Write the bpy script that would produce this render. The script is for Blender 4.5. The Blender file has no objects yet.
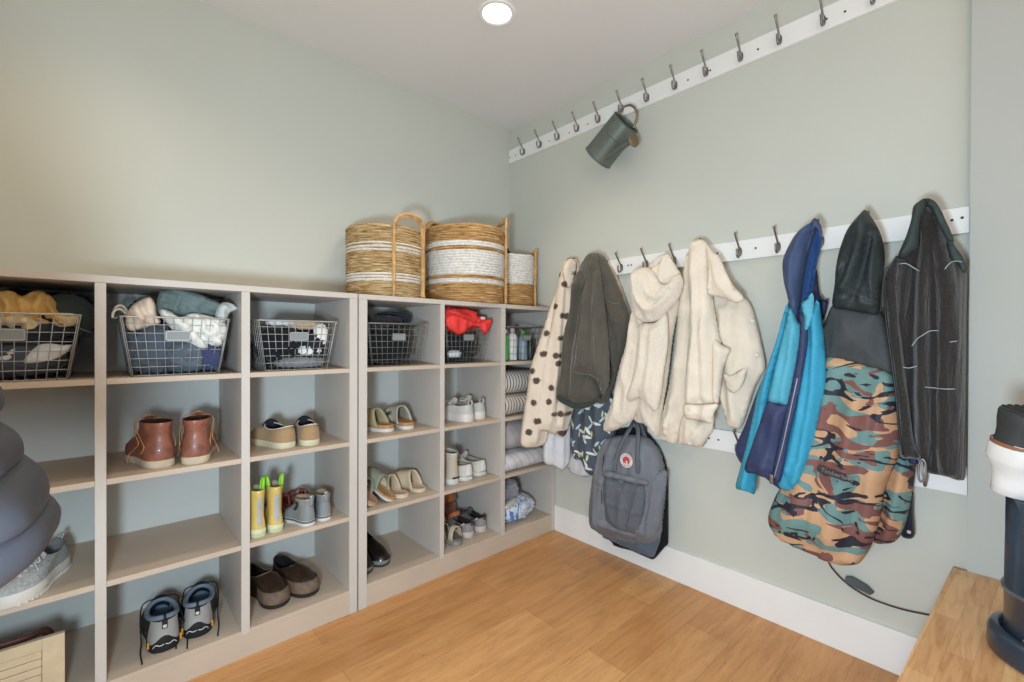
import bpy, bmesh, math, random
import numpy as np
from mathutils import Vector, Matrix, noise, geometry
random.seed(7)
SC = bpy.context.scene
COL = SC.collection
PI = math.pi
# ------------------------------------------------------------------ camera measured from the photograph
FPX, YAW, PITCH, ROLL = 454.817, 0.83353, -0.004965, 0.003521
CAM = np.array([-2.1855, -2.433, 1.23])
F = np.array([math.cos(YAW)*math.cos(PITCH), math.sin(YAW)*math.cos(PITCH), math.sin(PITCH)])
_r = np.array([math.sin(YAW), -math.cos(YAW), 0.0]); _u = np.cross(_r, F)
R = _r*math.cos(ROLL)+_u*math.sin(ROLL); U = -_r*math.sin(ROLL)+_u*math.cos(ROLL)
def _hit(x, y, ax, val):
    d = F+R*(x-512)/FPX-U*(y-341)/FPX
    return CAM+d*((val-CAM[ax])/d[ax])
def on_wall(x, y, off):      # measured point on the plane `off` metres in front of the hook wall -> (Y, z)
    h = _hit(x, y, 0, -off); return (h[1], h[2])
# ------------------------------------------------------------------ properties and linking
def tag(o, label=None, cat=None, group=None, kind=None):
    if label: o['label'] = label
    if cat: o['category'] = cat
    if group: o['group'] = group
    if kind: o['kind'] = kind
    return o
def world_m(o):
    m = Matrix.Identity(4)
    while o is not None:
        m = o.matrix_basis @ m; o = o.parent
    return m
def thing(name, label, cat, loc=(0, 0, 0), rz=0.0, group=None, rot=None):
    o = bpy.data.objects.new(name, None); COL.objects.link(o)
    o.empty_display_size = 0.05
    o.location = loc; o.rotation_euler = rot if rot else (0, 0, rz)
    return tag(o, label, cat, group)
def obj(name, data, m, parent=None, world=True, smooth=True, autosmooth=None):
    """link (verts, faces) as one mesh object; world=True: verts are world coordinates"""
    verts, faces = data
    if parent is not None and world:
        inv = world_m(parent).inverted()
        verts = [inv @ Vector(v) for v in verts]
    me = bpy.data.meshes.new(name)
    me.from_pydata([tuple(v) for v in verts], [], [tuple(f) for f in faces])
    me.validate(); me.update()
    bm = bmesh.new(); bm.from_mesh(me)
    bmesh.ops.delete(bm, geom=[v for v in bm.verts if not v.link_faces], context='VERTS')
    bmesh.ops.recalc_face_normals(bm, faces=bm.faces); bm.to_mesh(me); bm.free()
    if smooth:
        for p in me.polygons: p.use_smooth = True
        if autosmooth: me.set_sharp_from_angle(angle=autosmooth)
    for mm in (m if isinstance(m, (list, tuple)) else [m]): me.materials.append(mm)
    o = bpy.data.objects.new(name, me); COL.objects.link(o)
    if parent is not None: o.parent = parent
    return o
# ------------------------------------------------------------------ materials
def lin(h):
    h = h.lstrip('#'); c = [int(h[i:i+2], 16)/255 for i in (0, 2, 4)]
    return tuple((x/12.92 if x <= .04045 else ((x+.055)/1.055)**2.4) for x in c)+(1.0,)
class NT:
    def __init__(s, name):
        s.m = bpy.data.materials.new(name); s.m.use_nodes = True
        s.t = s.m.node_tree; s.b = s.t.nodes['Principled BSDF']
        s.tc = s.t.nodes.new('ShaderNodeTexCoord')
    def n(s, typ, **k):
        x = s.t.nodes.new('ShaderNode'+typ)
        for a, v in k.items():
            if a in x.inputs: x.inputs[a].default_value = v
            else: setattr(x, a, v)
        return x
    def l(s, a, b): s.t.links.new(a, b)
    def mapping(s, scale=(1, 1, 1), loc=(0, 0, 0), rot=(0, 0, 0)):
        m = s.n('Mapping'); m.inputs['Scale'].default_value = scale; m.inputs['Location'].default_value = loc
        m.inputs['Rotation'].default_value = rot
        s.l(s.tc.outputs['Object'], m.inputs['Vector']); return m.outputs['Vector']
    def ramp(s, fac, stops, const=False):
        r = s.n('ValToRGB'); cr = r.color_ramp
        if const: cr.interpolation = 'CONSTANT'
        while len(cr.elements) < len(stops): cr.elements.new(0.5)
        for e, (p, c) in zip(cr.elements, stops):
            e.position = p; e.color = lin(c) if isinstance(c, str) else c
        s.l(fac, r.inputs['Fac']); return r.outputs['Color']
    def mix(s, fac, a, b, typ='MIX'):
        x = s.n('Mix', data_type='RGBA', blend_type=typ)
        for v, i in ((fac, 0), (a, 6), (b, 7)):
            if hasattr(v, 'links'): s.l(v, x.inputs[i])
            else: x.inputs[i].default_value = lin(v) if isinstance(v, str) else v
        return x.outputs[2]
    def bump(s, h, strength=.3, dist=.004):
        b = s.n('Bump', Strength=strength, Distance=dist); s.l(h, b.inputs['Height']); s.l(b.outputs['Normal'], s.b.inputs['Normal'])
    def col(s, c): s.l(c, s.b.inputs['Base Color'])
def M(name, c, rough=.6, var=.12, scale=12, metal=0, bump=0, bscale=60, sheen=0, spec=.5, coat=0, dist=.003):
    t = NT(name); c1 = lin(c)
    if var:
        nz = t.n('TexNoise', Scale=scale, Detail=4.0, Roughness=.6); t.l(t.mapping(), nz.inputs['Vector'])
        lo = tuple(x*(1-var) for x in c1[:3])+(1,); hi = tuple(min(1, x*(1+var)) for x in c1[:3])+(1,)
        t.col(t.ramp(nz.outputs['Fac'], [(.3, lo), (.7, hi)]))
    else: t.b.inputs['Base Color'].default_value = c1
    t.b.inputs['Roughness'].default_value = rough; t.b.inputs['Metallic'].default_value = metal
    t.b.inputs['Specular IOR Level'].default_value = spec
    if sheen: t.b.inputs['Sheen Weight'].default_value = sheen
    if coat: t.b.inputs['Coat Weight'].default_value = coat
    if bump:
        n2 = t.n('TexNoise', Scale=bscale, Detail=3.0); t.l(t.mapping(), n2.inputs['Vector']); t.bump(n2.outputs['Fac'], bump, dist)
    return t.m
def wrinkle(m, strength=.55, dist=.010, s=(11, 11, 3.2)):
    """soft creases of hanging cloth, as surface relief"""
    t = m.node_tree; b = t.nodes['Principled BSDF']; tc = [n for n in t.nodes if n.type == 'TEX_COORD'][0]
    mp = t.nodes.new('ShaderNodeMapping'); mp.inputs['Scale'].default_value = s; t.links.new(tc.outputs['Object'], mp.inputs['Vector'])
    n = t.nodes.new('ShaderNodeTexNoise'); n.inputs['Scale'].default_value = 1.6; n.inputs['Detail'].default_value = 3.0; n.inputs['Distortion'].default_value = 1.1
    t.links.new(mp.outputs['Vector'], n.inputs['Vector'])
    bp = t.nodes.new('ShaderNodeBump'); bp.inputs['Strength'].default_value = strength; bp.inputs['Distance'].default_value = dist
    t.links.new(n.outputs['Fac'], bp.inputs['Height'])
    old = b.inputs['Normal'].links[0].from_node if b.inputs['Normal'].links else None
    if old is not None and old.type == 'BUMP': t.links.new(bp.outputs['Normal'], old.inputs['Normal'])
    else: t.links.new(bp.outputs['Normal'], b.inputs['Normal'])
    return m
def fabric(name, c, var=.12, weave=900, bump=.25, rough=.85, sheen=.15, scale=9):
    return wrinkle(M(name, c, rough, var, scale, 0, bump, weave, sheen, spec=.2, dist=.001))
MT = {}
MT['wall'] = M('sage_wall_paint', '#C9CABF', .8, .015, 2.0, bump=.05, bscale=250, spec=.25)
MT['pier'] = M('pale_wall_paint', '#B8BAB3', .8, .015, 2.0, bump=.05, bscale=250, spec=.25)
MT['ceil'] = M('ceiling_paint', '#E8E5E2', .9, .01, 2.0, spec=.2)
MT['white'] = M('white_trim_paint', '#EFEEEA', .45, .02, 5)
MT['unit'] = M('greige_painted_board', '#C6BEB4', .5, .03, 4, bump=.04, bscale=90)
MT['board'] = M('greige_board_warm_cast', '#C2B09C', .5, .05, 4, bump=.04, bscale=90)  # unit's greige with the warm cast of the lamplight put into the colour
MT['backing'] = M('greige_backing_cool_cast', '#C3C3BC', .6, .03, 4)  # same greige, greyed to put the cool light on the cubby backs into the colour
MT['steel'] = M('brushed_nickel', '#8E8A84', .35, .08, 30, metal=.9)
MT['screw'] = M('dark_screw_head', '#3B3936', .5, .1, 30, metal=.7)
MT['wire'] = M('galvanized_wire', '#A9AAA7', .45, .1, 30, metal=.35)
MT['label_card'] = M('label_plate', '#858A89', .5, .05, 20)
def floor_mat():
    t = NT('oak_plank_floor')
    br = t.n('TexBrick', offset=.37, offset_frequency=2, squash=1.0)
    br.inputs['Color1'].default_value = lin('#DCA56C'); br.inputs['Color2'].default_value = lin('#B87D47')
    br.inputs['Mortar'].default_value = lin('#7E5A36'); br.inputs['Scale'].default_value = 1.0
    br.inputs['Mortar Size'].default_value = .0012; br.inputs['Mortar Smooth'].default_value = .3
    br.inputs['Brick Width'].default_value = 1.22; br.inputs['Row Height'].default_value = .18; br.inputs['Bias'].default_value = -.1
    t.l(t.mapping(loc=(.3, .05, 0)), br.inputs['Vector'])
    g = t.n('TexNoise', Scale=3.0, Detail=9.0, Roughness=.72, Distortion=.5); t.l(t.mapping((.9, 9, 1)), g.inputs['Vector'])
    k = t.n('TexNoise', Scale=2.2, Detail=3.0); t.l(t.mapping((1.6, 4, 1)), k.inputs['Vector'])
    c = t.mix(.45, br.outputs['Color'], t.ramp(g.outputs['Fac'], [(.3, '#9E6635'), (.5, '#CC965E'), (.75, '#E4B880')]), 'MIX')
    fg = t.n('TexNoise', Scale=9.0, Detail=6.0, Roughness=.8, Distortion=.9); t.l(t.mapping((1.4, 13, 1)), fg.inputs['Vector'])
    c = t.mix(t.ramp(fg.outputs['Fac'], [(.33, (.75, .75, .75, 1)), (.43, (0, 0, 0, 1))]), c, '#875A32')
    c = t.mix(t.ramp(k.outputs['Fac'], [(.5, (0, 0, 0, 1)), (.8, (.4, .4, .4, 1))]), c, '#94683E')
    t.col(c); t.b.inputs['Roughness'].default_value = .38; t.b.inputs['Specular IOR Level'].default_value = .4
    t.bump(g.outputs['Fac'], .06, .002)
    return t.m
MT['floor'] = floor_mat()
def bench_mat():
    t = NT('butcher_block_wood')
    br = t.n('TexBrick', offset=.43, offset_frequency=2)
    br.inputs['Color1'].default_value = lin('#E8BE8A'); br.inputs['Color2'].default_value = lin('#C08A58'); br.inputs['Mortar'].default_value = lin('#A87848')
    br.inputs['Scale'].default_value = 1; br.inputs['Mortar Size'].default_value = .0006; br.inputs['Brick Width'].default_value = .34; br.inputs['Row Height'].default_value = .048
    t.l(t.mapping(loc=(.1, .0, 0), rot=(0, 0, .06)), br.inputs['Vector'])
    g = t.n('TexNoise', Scale=6.0, Detail=7.0, Distortion=.8); t.l(t.mapping((1.2, 11, 2)), g.inputs['Vector'])
    c = t.mix(.4, br.outputs['Color'], t.ramp(g.outputs['Fac'], [(.3, '#A87044'), (.55, '#DEB07A'), (.8, '#F0CC9C')]))
    t.col(c); t.b.inputs['Roughness'].default_value = .4
    return t.m
MT['bench'] = bench_mat()
# ------------------------------------------------------------------ shape builders: every one returns (verts, faces)
def join(*ds):
    V, Fs = [], []
    for v, f in ds:
        n = len(V); V += [tuple(q) for q in v]; Fs += [tuple(i+n for i in q) for q in f]
    return V, Fs
def box(x0, x1, y0, y1, z0, z1, bev=0.0):
    bm = bmesh.new(); bmesh.ops.create_cube(bm, size=1)
    for v in bm.verts: v.co = Vector(((x0+x1)/2+v.co.x*(x1-x0), (y0+y1)/2+v.co.y*(y1-y0), (z0+z1)/2+v.co.z*(z1-z0)))
    if bev: bmesh.ops.bevel(bm, geom=bm.edges[:], offset=bev, segments=2, affect='EDGES', profile=.7)
    bm.verts.index_update()
    d = [tuple(v.co) for v in bm.verts], [tuple(v.index for v in f.verts) for f in bm.faces]
    bm.free(); return d
def xf(d, m): return [tuple(m @ Vector(v)) for v in d[0]], d[1]
def spline(pts, n=6, closed=False):
    P = [np.array(p, float) for p in pts]; N = len(P); out = []
    rng = range(N) if closed else range(N-1)
    for i in rng:
        if closed: a, b, c, d = P[i-1], P[i], P[(i+1) % N], P[(i+2) % N]
        else: a, b, c, d = P[max(i-1, 0)], P[i], P[i+1], P[min(i+2, N-1)]
        for k in range(n):
            t = k/n
            out.append(.5*((2*b)+(c-a)*t+(2*a-5*b+4*c-d)*t*t+(3*b-a-3*c+d)*t**3))
    if not closed: out.append(P[-1])
    return out
def tube(pts, r, seg=8, closed=False, flat=1.0, cap=True):
    """round (or flattened) tube along pts; r number or list"""
    P = [Vector(p) for p in pts]; n = len(P); V, Fs = [], []
    rr = r if isinstance(r, (list, tuple)) else [r]*n
    t0 = (P[1]-P[0]).normalized()
    nrm = t0.orthogonal().normalized()
    for i in range(n):
        if closed: t = (P[(i+1) % n]-P[i-1])
        else: t = P[min(i+1, n-1)]-P[max(i-1, 0)]
        t = t.normalized() if t.length > 1e-9 else t0
        nrm = (nrm-t*nrm.dot(t)); nrm = nrm.normalized() if nrm.length > 1e-6 else t.orthogonal().normalized()
        b = t.cross(nrm)
        for k in range(seg):
            a = 2*PI*k/seg
            V.append(P[i]+nrm*math.cos(a)*rr[i]*flat+b*math.sin(a)*rr[i])
    m = n if closed else n-1
    for i in range(m):
        for k in range(seg):
            Fs.append((i*seg+k, i*seg+(k+1) % seg, ((i+1) % n)*seg+(k+1) % seg, ((i+1) % n)*seg+k))
    if cap and not closed:
        Fs.append(tuple(range(seg))); Fs.append(tuple((n-1)*seg+k for k in range(seg)))
    return [tuple(v) for v in V], Fs
def ribbon(pts, w, th, axis=(0, 0, 1)):
    """flat strap of rectangular section: width w along `axis` cross tangent"""
    P = [Vector(p) for p in pts]; A = Vector(axis).normalized(); V, Fs = [], []; n = len(P)
    for i in range(n):
        t = (P[min(i+1, n-1)]-P[max(i-1, 0)]).normalized()
        s = t.cross(A); s = s.normalized() if s.length > 1e-6 else t.orthogonal().normalized()
        u = s.cross(t).normalized()
        for a, b in ((-1, -1), (1, -1), (1, 1), (-1, 1)): V.append(P[i]+u*(a*w/2)+s*(b*th/2))
    for i in range(n-1):
        for k in range(4): Fs.append((i*4+k, i*4+(k+1) % 4, i*4+4+(k+1) % 4, i*4+4+k))
    Fs += [(0, 1, 2, 3), tuple((n-1)*4+k for k in range(4))]
    return [tuple(v) for v in V], Fs
def lathe(prof, seg=48, c=(0, 0, 0), close=False):
    V, Fs = [], []; n = len(prof)
    for r, z in prof:
        for k in range(seg):
            a = 2*PI*k/seg; V.append((c[0]+r*math.cos(a), c[1]+r*math.sin(a), c[2]+z))
    for i in range(n-1 if not close else n):
        j = (i+1) % n
        for k in range(seg): Fs.append((i*seg+k, i*seg+(k+1) % seg, j*seg+(k+1) % seg, j*seg+k))
    return V, Fs
def grid_faces(nu, nv, wrapv=False):
    Fs = []
    for i in range(nu-1):
        for j in range(nv if wrapv else nv-1):
            Fs.append((i*nv+j, i*nv+(j+1) % nv, (i+1)*nv+(j+1) % nv, (i+1)*nv+j))
    return Fs
def prism(poly, o, u, v, n, th):
    """flat polygon (2D pts) swept th along n, at o + a*u + b*v"""
    o, u, v, n = map(Vector, (o, u, v, n)); k = len(poly)
    V = [o+u*a+v*b for a, b in poly]+[o+u*a+v*b+n*th for a, b in poly]
    Fs = [tuple(range(k)), tuple(range(k, 2*k))]+[(i, (i+1) % k, k+(i+1) % k, k+i) for i in range(k)]
    return [tuple(q) for q in V], Fs
def circ(r, n=24, c=(0, 0), ry=None): return [(c[0]+r*math.cos(2*PI*k/n), c[1]+(ry or r)*math.sin(2*PI*k/n)) for k in range(n)]
# ---- cloth: a closed, draped solid whose outline was measured in the photo; front and back bulge separately
HOOK = (Vector((0, 0, 0)), Vector((0, 1, 0)), Vector((0, 0, 1)), Vector((-1, 0, 0)))
def on_plane(fr, off, x, y):     # measured point on the plane `off` in front of any upright frame -> (u, v)
    O, Ux, Vx, Nx = fr
    d = Vector(F+R*(x-512)/FPX-U*(y-341)/FPX); C0 = Vector(CAM)
    h = C0+d*(((O+Nx*off)-C0).dot(Nx)/d.dot(Nx))-O
    return (h.dot(Ux), h.dot(Vx))
def seg_dist(Pq, poly, closed):
    A = np.array(poly); B = np.roll(A, -1, 0) if closed else A[1:]
    if not closed: A = A[:-1]
    best = np.full(len(Pq), 1e9)
    for a, b in zip(A, B):
        ab = b-a; L = ab@ab+1e-12
        t = np.clip(((Pq-a)@ab)/L, 0, 1)
        d = np.linalg.norm(Pq-(a+t[:, None]*ab), axis=1); best = np.minimum(best, d)
    return best
def inside(Pq, poly):
    A = np.array(poly); B = np.roll(A, -1, 0); r = np.zeros(len(Pq), bool)
    for a, b in zip(A, B):
        if a[1] == b[1]: continue
        c = (a[1] > Pq[:, 1]) != (b[1] > Pq[:, 1])
        xi = (b[0]-a[0])*(Pq[:, 1]-a[1])/(b[1]-a[1])+a[0]
        r ^= c & (Pq[:, 0] < xi)
    return r
def cloth(out, off, front, back, frame=HOOK, folds=(), res=.0105, rim=.05, drape=(.009, 13, 2.6), seed=0, tilt=0.0, rnd=4, px=True, crisp=.3):
    pl = [on_plane(frame, off, x, y) for x, y in out] if px else list(out)
    pl = [tuple(p) for p in spline(pl, rnd, True)]
    # resample the outline
    A = np.array(pl); B = np.roll(A, -1, 0); ring = []
    for a, b in zip(A, B):
        k = max(1, int(np.linalg.norm(b-a)/res+.5))
        for i in range(k): ring.append(a+(b-a)*i/k)
    ring = np.array(ring); keep = [0]
    for i in range(1, len(ring)):
        if np.linalg.norm(ring[i]-ring[keep[-1]]) > res*.35: keep.append(i)
    ring = ring[keep]
    lo, hi = ring.min(0), ring.max(0); g = []
    row = 0; v = lo[1]
    while v < hi[1]:
        u = lo[0]+(res/2 if row % 2 else 0)
        while u < hi[0]: g.append((u, v)); u += res
        v += res*.866; row += 1
    g = np.array(g)
    g = g[inside(g, ring)]
    if len(g): g = g[seg_dist(g, ring, True) > res*.55]
    allp = np.vstack([ring, g]) if len(g) else ring
    nr = len(ring)
    vs, _, fs, _, _, _ = geometry.delaunay_2d_cdt([Vector(p) for p in allp], [], [list(range(nr))], 1, 1e-6)
    Pq = np.array([tuple(q) for q in vs])
    d = seg_dist(Pq, ring, True); bnd = d < 1e-5
    s = np.clip(d/rim, 0, 1); prof = np.sqrt(np.maximum(0, 1-(1-s)**2))
    s2 = np.clip(d/min(.011, rim*.4), 0, 1); edge = np.sqrt(np.maximum(0, 1-(1-s2)**2))
    s3 = np.clip(d/(rim*1.6), 0, 1); dome = s3*s3*(3-2*s3)
    h = front*(.38*edge+.62*dome)
    fall = np.clip(d/(rim*crisp), 0, 1)
    for f in folds:
        line, amp, wid = f
        q = [on_plane(frame, off, x, y) for x, y in line] if px else line
        q = [tuple(t) for t in spline(q, 5)] if len(q) > 2 else q
        fd = seg_dist(Pq, q, False)
        h = h+amp*np.exp(-(fd/wid)**2)*fall
    am, ku, kv = drape
    nz = np.array([noise.noise(Vector((p[0]*ku+seed*7.1, p[1]*kv, seed*3.3)))+.5*noise.noise(Vector((p[0]*ku*2.3, p[1]*kv*2.1, seed+9.0))) for p in Pq])
    cr = np.array([1-abs(noise.noise(Vector((p[0]*ku*1.1+p[1]*ku*.12+seed*3.1, p[1]*kv*1.5-seed, seed*1.9))))*3.2 for p in Pq])
    wr = np.array([max(0.0, 1-abs(noise.noise(Vector((p[0]*ku*.9+p[1]*ku*.9+seed, p[1]*ku*.9-p[0]*ku*.35, seed*5.7))))*7) for p in Pq])
    h = h+am*(nz*1.1+.75*np.clip(cr, -.6, 1)+.28*wr)*fall
    hb = back*(.4*edge+.6*dome)
    vt = Pq[:, 1].max()
    O, Ux, Vx, Nx = frame
    V = []; n = len(Pq); bi = {}
    for i in range(n):
        t = off+tilt*(vt-Pq[i, 1])
        V.append(O+Ux*Pq[i, 0]+Vx*Pq[i, 1]+Nx*(t+(0 if bnd[i] else max(h[i], -back*.6))))
    for i in range(n):
        if bnd[i]: bi[i] = i
        else:
            t = off+tilt*(vt-Pq[i, 1]); bi[i] = len(V)
            V.append(O+Ux*Pq[i, 0]+Vx*Pq[i, 1]+Nx*(t-hb[i]-.001))
    Fs = [tuple(f) for f in fs]+[tuple(bi[i] for i in reversed(f)) for f in fs]
    return [tuple(q) for q in V], Fs
def lump(c, size, seed=0, fold=.25, n=34, flat=1.0, rot=0.0, freq=5.0):
    """crumpled cloth: a squashed ball with ridged folds"""
    V, Fs = [], []; m = n*2; cr, sr = math.cos(rot), math.sin(rot)
    for i in range(n+1):
        th = PI*i/n
        for j in range(m):
            ph = 2*PI*j/m
            p = Vector((math.sin(th)*math.cos(ph), math.sin(th)*math.sin(ph), math.cos(th)))
            q = Vector([math.copysign(abs(t)**.72, t) for t in p])
            sv = Vector((seed*5.3, seed*1.7, seed*9.1))
            k = 1+fold*(1-2*abs(noise.noise(p*freq*.4+sv)))*.55-fold*.3+fold*.45*(.5-abs(noise.noise(Vector((p.x*freq, p.y*freq*.5, p.z*freq))+sv)))
            k += fold*.30*max(0.0, 1-abs(noise.noise(Vector((p.x*freq*.7+p.z*2.2, p.y*freq*.7, p.z*freq*1.1-p.x*2.6))+sv))*3.2)-fold*.08
            x, y, z = q.x*k*size[0]/2, q.y*k*size[1]/2, q.z*k*size[2]/2
            if z < 0: z *= flat
            V.append((c[0]+x*cr-y*sr, c[1]+x*sr+y*cr, c[2]+z))
    return V, grid_faces(n+1, m, True)
# ------------------------------------------------------------------ the room
HC = 2.7227
def struct(name, d, m, smooth=False):
    o = obj(name, d, m, None, smooth=smooth); o['kind'] = 'structure'; return o
struct('floor', box(-4.6, .1, -4.6, .1, -.1, 0), MT['floor'])
struct('ceiling', box(-4.6, .1, -4.6, .1, HC, HC+.1), MT['ceil'])
struct('wall_back', box(-2.74, .1, 0, .1, 0, HC), MT['wall'])
struct('wall_right', box(0, .1, -4.6, 0, 0, HC), MT['wall'])
struct('wall_pier', box(-.04, 0, -4.6, -2.335, 0, HC), MT['pier'])
struct('wall_left', box(-2.74, -2.645, -1.98, 0, 0, HC), MT['wall'])
struct('baseboard_right', box(-.016, 0, -2.335, -.456, 0, .16, .003), MT['white'])
# ------------------------------------------------------------------ recessed ceiling lamps
def ceil_lamp(x, y, label):
    t = thing('recessed_ceiling_light', label, 'ceiling light', (x, y, HC), 0, None)
    obj('trim_ring', lathe([(.066, -.001), (.068, -.006), (.082, -.008), (.088, -.004), (.088, .0), (.066, -.001)], 48), MT['white'], t, world=False)
    e = NT('warm_reflector'); e.b.inputs['Base Color'].default_value = (.9, .88, .82, 1)
    e.b.inputs['Emission Color'].default_value = (1, .9, .74, 1); e.b.inputs['Emission Strength'].default_value = 1.1
    obj('reflector', lathe([(.0655, -.0015), (.058, .022), (.05, .05), (.001, .051)], 48), e.m, t, world=False)
    e = NT('lamp_glow'); e.b.inputs['Emission Color'].default_value = (1, .93, .8, 1); e.b.inputs['Emission Strength'].default_value = 6
    obj('bulb', lathe([(.001, .020), (.03, .022), (.044, .032), (.046, .046), (.001, .047)], 32), e.m, t, world=False)
    return t
# ceiling rebuilt with a round opening at the visible lamp
LX, LY = -.835, -.835
def ceiling_with_hole():
    N = 48; V, Fs = [], []
    def quad(x0, x1, y0, y1):
        n = len(V); V.extend([(x0, y0, HC), (x1, y0, HC), (x1, y1, HC), (x0, y1, HC)]); Fs.append((n, n+1, n+2, n+3))
    xs = [-4.6]
    for cx in (-2.25, LX):
        n0 = len(V)
        for k in range(N):
            a = 2*PI*k/N; V.append((cx+.066*math.cos(a), LY+.066*math.sin(a), HC))
        for k in range(N):
            a = 2*PI*k/N; ca, sa = math.cos(a), math.sin(a); s = .3/max(abs(ca), abs(sa)); V.append((cx+s*ca, LY+s*sa, HC))
        for k in range(N): Fs.append((n0+k, n0+(k+1) % N, n0+N+(k+1) % N, n0+N+k))
        quad(xs[-1], cx-.3, LY-.3, LY+.3); xs.append(cx+.3)
    quad(xs[-1], .1, LY-.3, LY+.3); quad(-4.6, .1, -4.6, LY-.3); quad(-4.6, .1, LY+.3, .1)
    n = len(V); V.extend([(-4.6, -4.6, HC+.1), (.1, -4.6, HC+.1), (.1, .1, HC+.1), (-4.6, .1, HC+.1)]); Fs.append((n, n+1, n+2, n+3))
    return V, Fs
old = bpy.data.objects['ceiling']; bpy.data.objects.remove(old, do_unlink=True)
struct('ceiling', ceiling_with_hole(), MT['ceil'])
ceil_lamp(LX, LY, 'round white recessed downlight glowing in the ceiling')
LX2 = -2.25
ceil_lamp(LX2, LY, 'round recessed downlight in the ceiling above the left cubby unit, outside the picture')
def lamp(name, typ, loc, energy, color, size=.1, rot=None, spot=None):
    L = bpy.data.lights.new(name, typ); L.energy = energy; L.color = color
    if typ == 'AREA': L.shape = 'DISK'; L.size = size
    else: L.shadow_soft_size = size
    if spot: L.spot_size = spot; L.spot_blend = .8
    o = bpy.data.objects.new(name, L); COL.objects.link(o); o.location = loc
    if rot: o.rotation_euler = rot
    return o
def aim(o, target):
    d = Vector(target)-o.location; o.rotation_euler = d.to_track_quat('-Z', 'Y').to_euler()
# ------------------------------------------------------------------ the two cubby units
ZS = [.105, .435, .768, 1.095]; ZT = 1.43; DEP = .455
def unit(name, label, x_edges, ):
    """x_edges: outer left, [divider pairs], outer right"""
    t = thing(name, label, 'shelf unit', ((x_edges[0][0]+x_edges[-1][1])/2, -DEP/2, 0), 0, 'grey cubby shelf units')
    m = MT['unit']
    for i, (a, b) in enumerate(x_edges):
        nm = 'side_panel' if i in (0, len(x_edges)-1) else 'divider'
        obj(nm, box(a, b, -DEP, -.012, 0.0 if nm == 'side_panel' else .088, ZT-.0235, .0012), m, t, smooth=False)
    x0, x1 = x_edges[0][0], x_edges[-1][1]
    obj('top_panel', box(x0, x1, -DEP, -.002, ZT-.023, ZT, .0012), m, t, smooth=False)
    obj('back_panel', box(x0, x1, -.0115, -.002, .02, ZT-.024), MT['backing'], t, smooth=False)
    for i in range(len(x_edges)-1):
        a, b = x_edges[i][1]+.0003, x_edges[i+1][0]-.0003
        for j, z in enumerate(ZS):
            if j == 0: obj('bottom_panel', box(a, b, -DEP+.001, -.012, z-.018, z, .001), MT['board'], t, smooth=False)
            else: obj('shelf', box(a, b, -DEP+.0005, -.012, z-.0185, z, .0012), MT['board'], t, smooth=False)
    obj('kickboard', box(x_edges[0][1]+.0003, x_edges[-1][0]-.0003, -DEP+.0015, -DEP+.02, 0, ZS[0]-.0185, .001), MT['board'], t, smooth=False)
    return t
unit('cubby_shelf', 'greige twelve-cubby shelf unit on the left, holding brown boots and grey hiking shoes',
     [(-2.622, -2.595), (-2.196, -2.168), (-1.783, -1.754), (-1.362, -1.326)])
unit('cubby_shelf', 'greige twelve-cubby shelf unit in the corner, under the round woven baskets',
     [(-1.319, -1.28), (-.886, -.86), (-.471, -.44), (-.04, -.004)])
# ------------------------------------------------------------------ hook rails
def hook_mesh(y, z):
    """coat-and-hat hook: flat plate, long upper prong with ball, short curled lower prong; wall face x = -.018"""
    X0 = -.019
    plate = prism(circ(.0085, 20, (0, 0), .021), (X0, y, z-.008), (0, 1, 0), (0, 0, 1), (-1, 0, 0), .004)
    up = [(X0-.003, y, z-.012), (X0-.012, y, z+.006), (X0-.028, y, z+.025), (X0-.047, y, z+.046), (X0-.056, y, z+.058), (X0-.059, y, z+.064)]
    a = tube(spline(up, 5), .0038, 8)
    ball = xf(lathe([(.0001, -.0062), (.0044, -.0044), (.0062, 0), (.0044, .0044), (.0001, .0062)], 12), Matrix.Translation((X0-.059, y, z+.066)))
    lo = [(X0-.003, y, z-.004), (X0-.008, y, z-.022), (X0-.018, y, z-.034), (X0-.031, y, z-.033), (X0-.038, y, z-.018), (X0-.038, y, z-.006)]
    b = tube(spline(lo, 5), [.0052-.0012*i/25 for i in range(26)], 8)
    ball2 = xf(lathe([(.0001, -.0055), (.004, -.004), (.0055, 0), (.004, .004), (.0001, .0055)], 12), Matrix.Translation((X0-.038, y, z-.004)))
    return join(plate, a, ball, b, ball2)
HY = [-.165-.1588*k for k in range(14)]
def rail(label, z0, z1, ks, y0, y1, screws):
    t = thing('coat_rail', label, 'coat rail', (0, (y0+y1)/2, z0), 0, 'white coat rails on the wall')
    obj('board', box(-.018, 0, y1, y0, z0, z1, .0025), MT['white'], t, smooth=False)
    for k in ks: obj('coat_hook', hook_mesh(HY[k], (z0+z1)/2), MT['steel'], t, autosmooth=.9)
    for (y, dz) in screws:
        obj('screw', prism(circ(.0045, 12), (-.0175, y, (z0+z1)/2+dz), (0, 1, 0), (0, 0, 1), (-1, 0, 0), .0015), MT['screw'], t, smooth=False)
sc_up = [(on_wall(x, y, .018)[0], on_wall(x, y, .018)[1]-2.5257) for x, y in ((515.5, 155), (509.8, 157.6), (549.4, 141), (569.2, 132.7), (588, 124), (688, 80), (710.2, 70.4), (758, 49.3), (826.5, 19), (845, 11.5))]
rail('white board with steel coat hooks high on the wall below the ceiling', 2.4787, 2.5727, range(14), -.004, -2.333, sc_up)
rail('white board with steel coat hooks that the coats hang from, at mid height', 1.5935, 1.6825, range(3, 14), -.575, -2.333,
     [(-1.00, 0), (-1.02, 0), (-1.66, 0), (-1.345, 0), (-1.99, .002), (-2.29, .004), (-2.315, .008), (-1.49, 0)])
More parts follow.
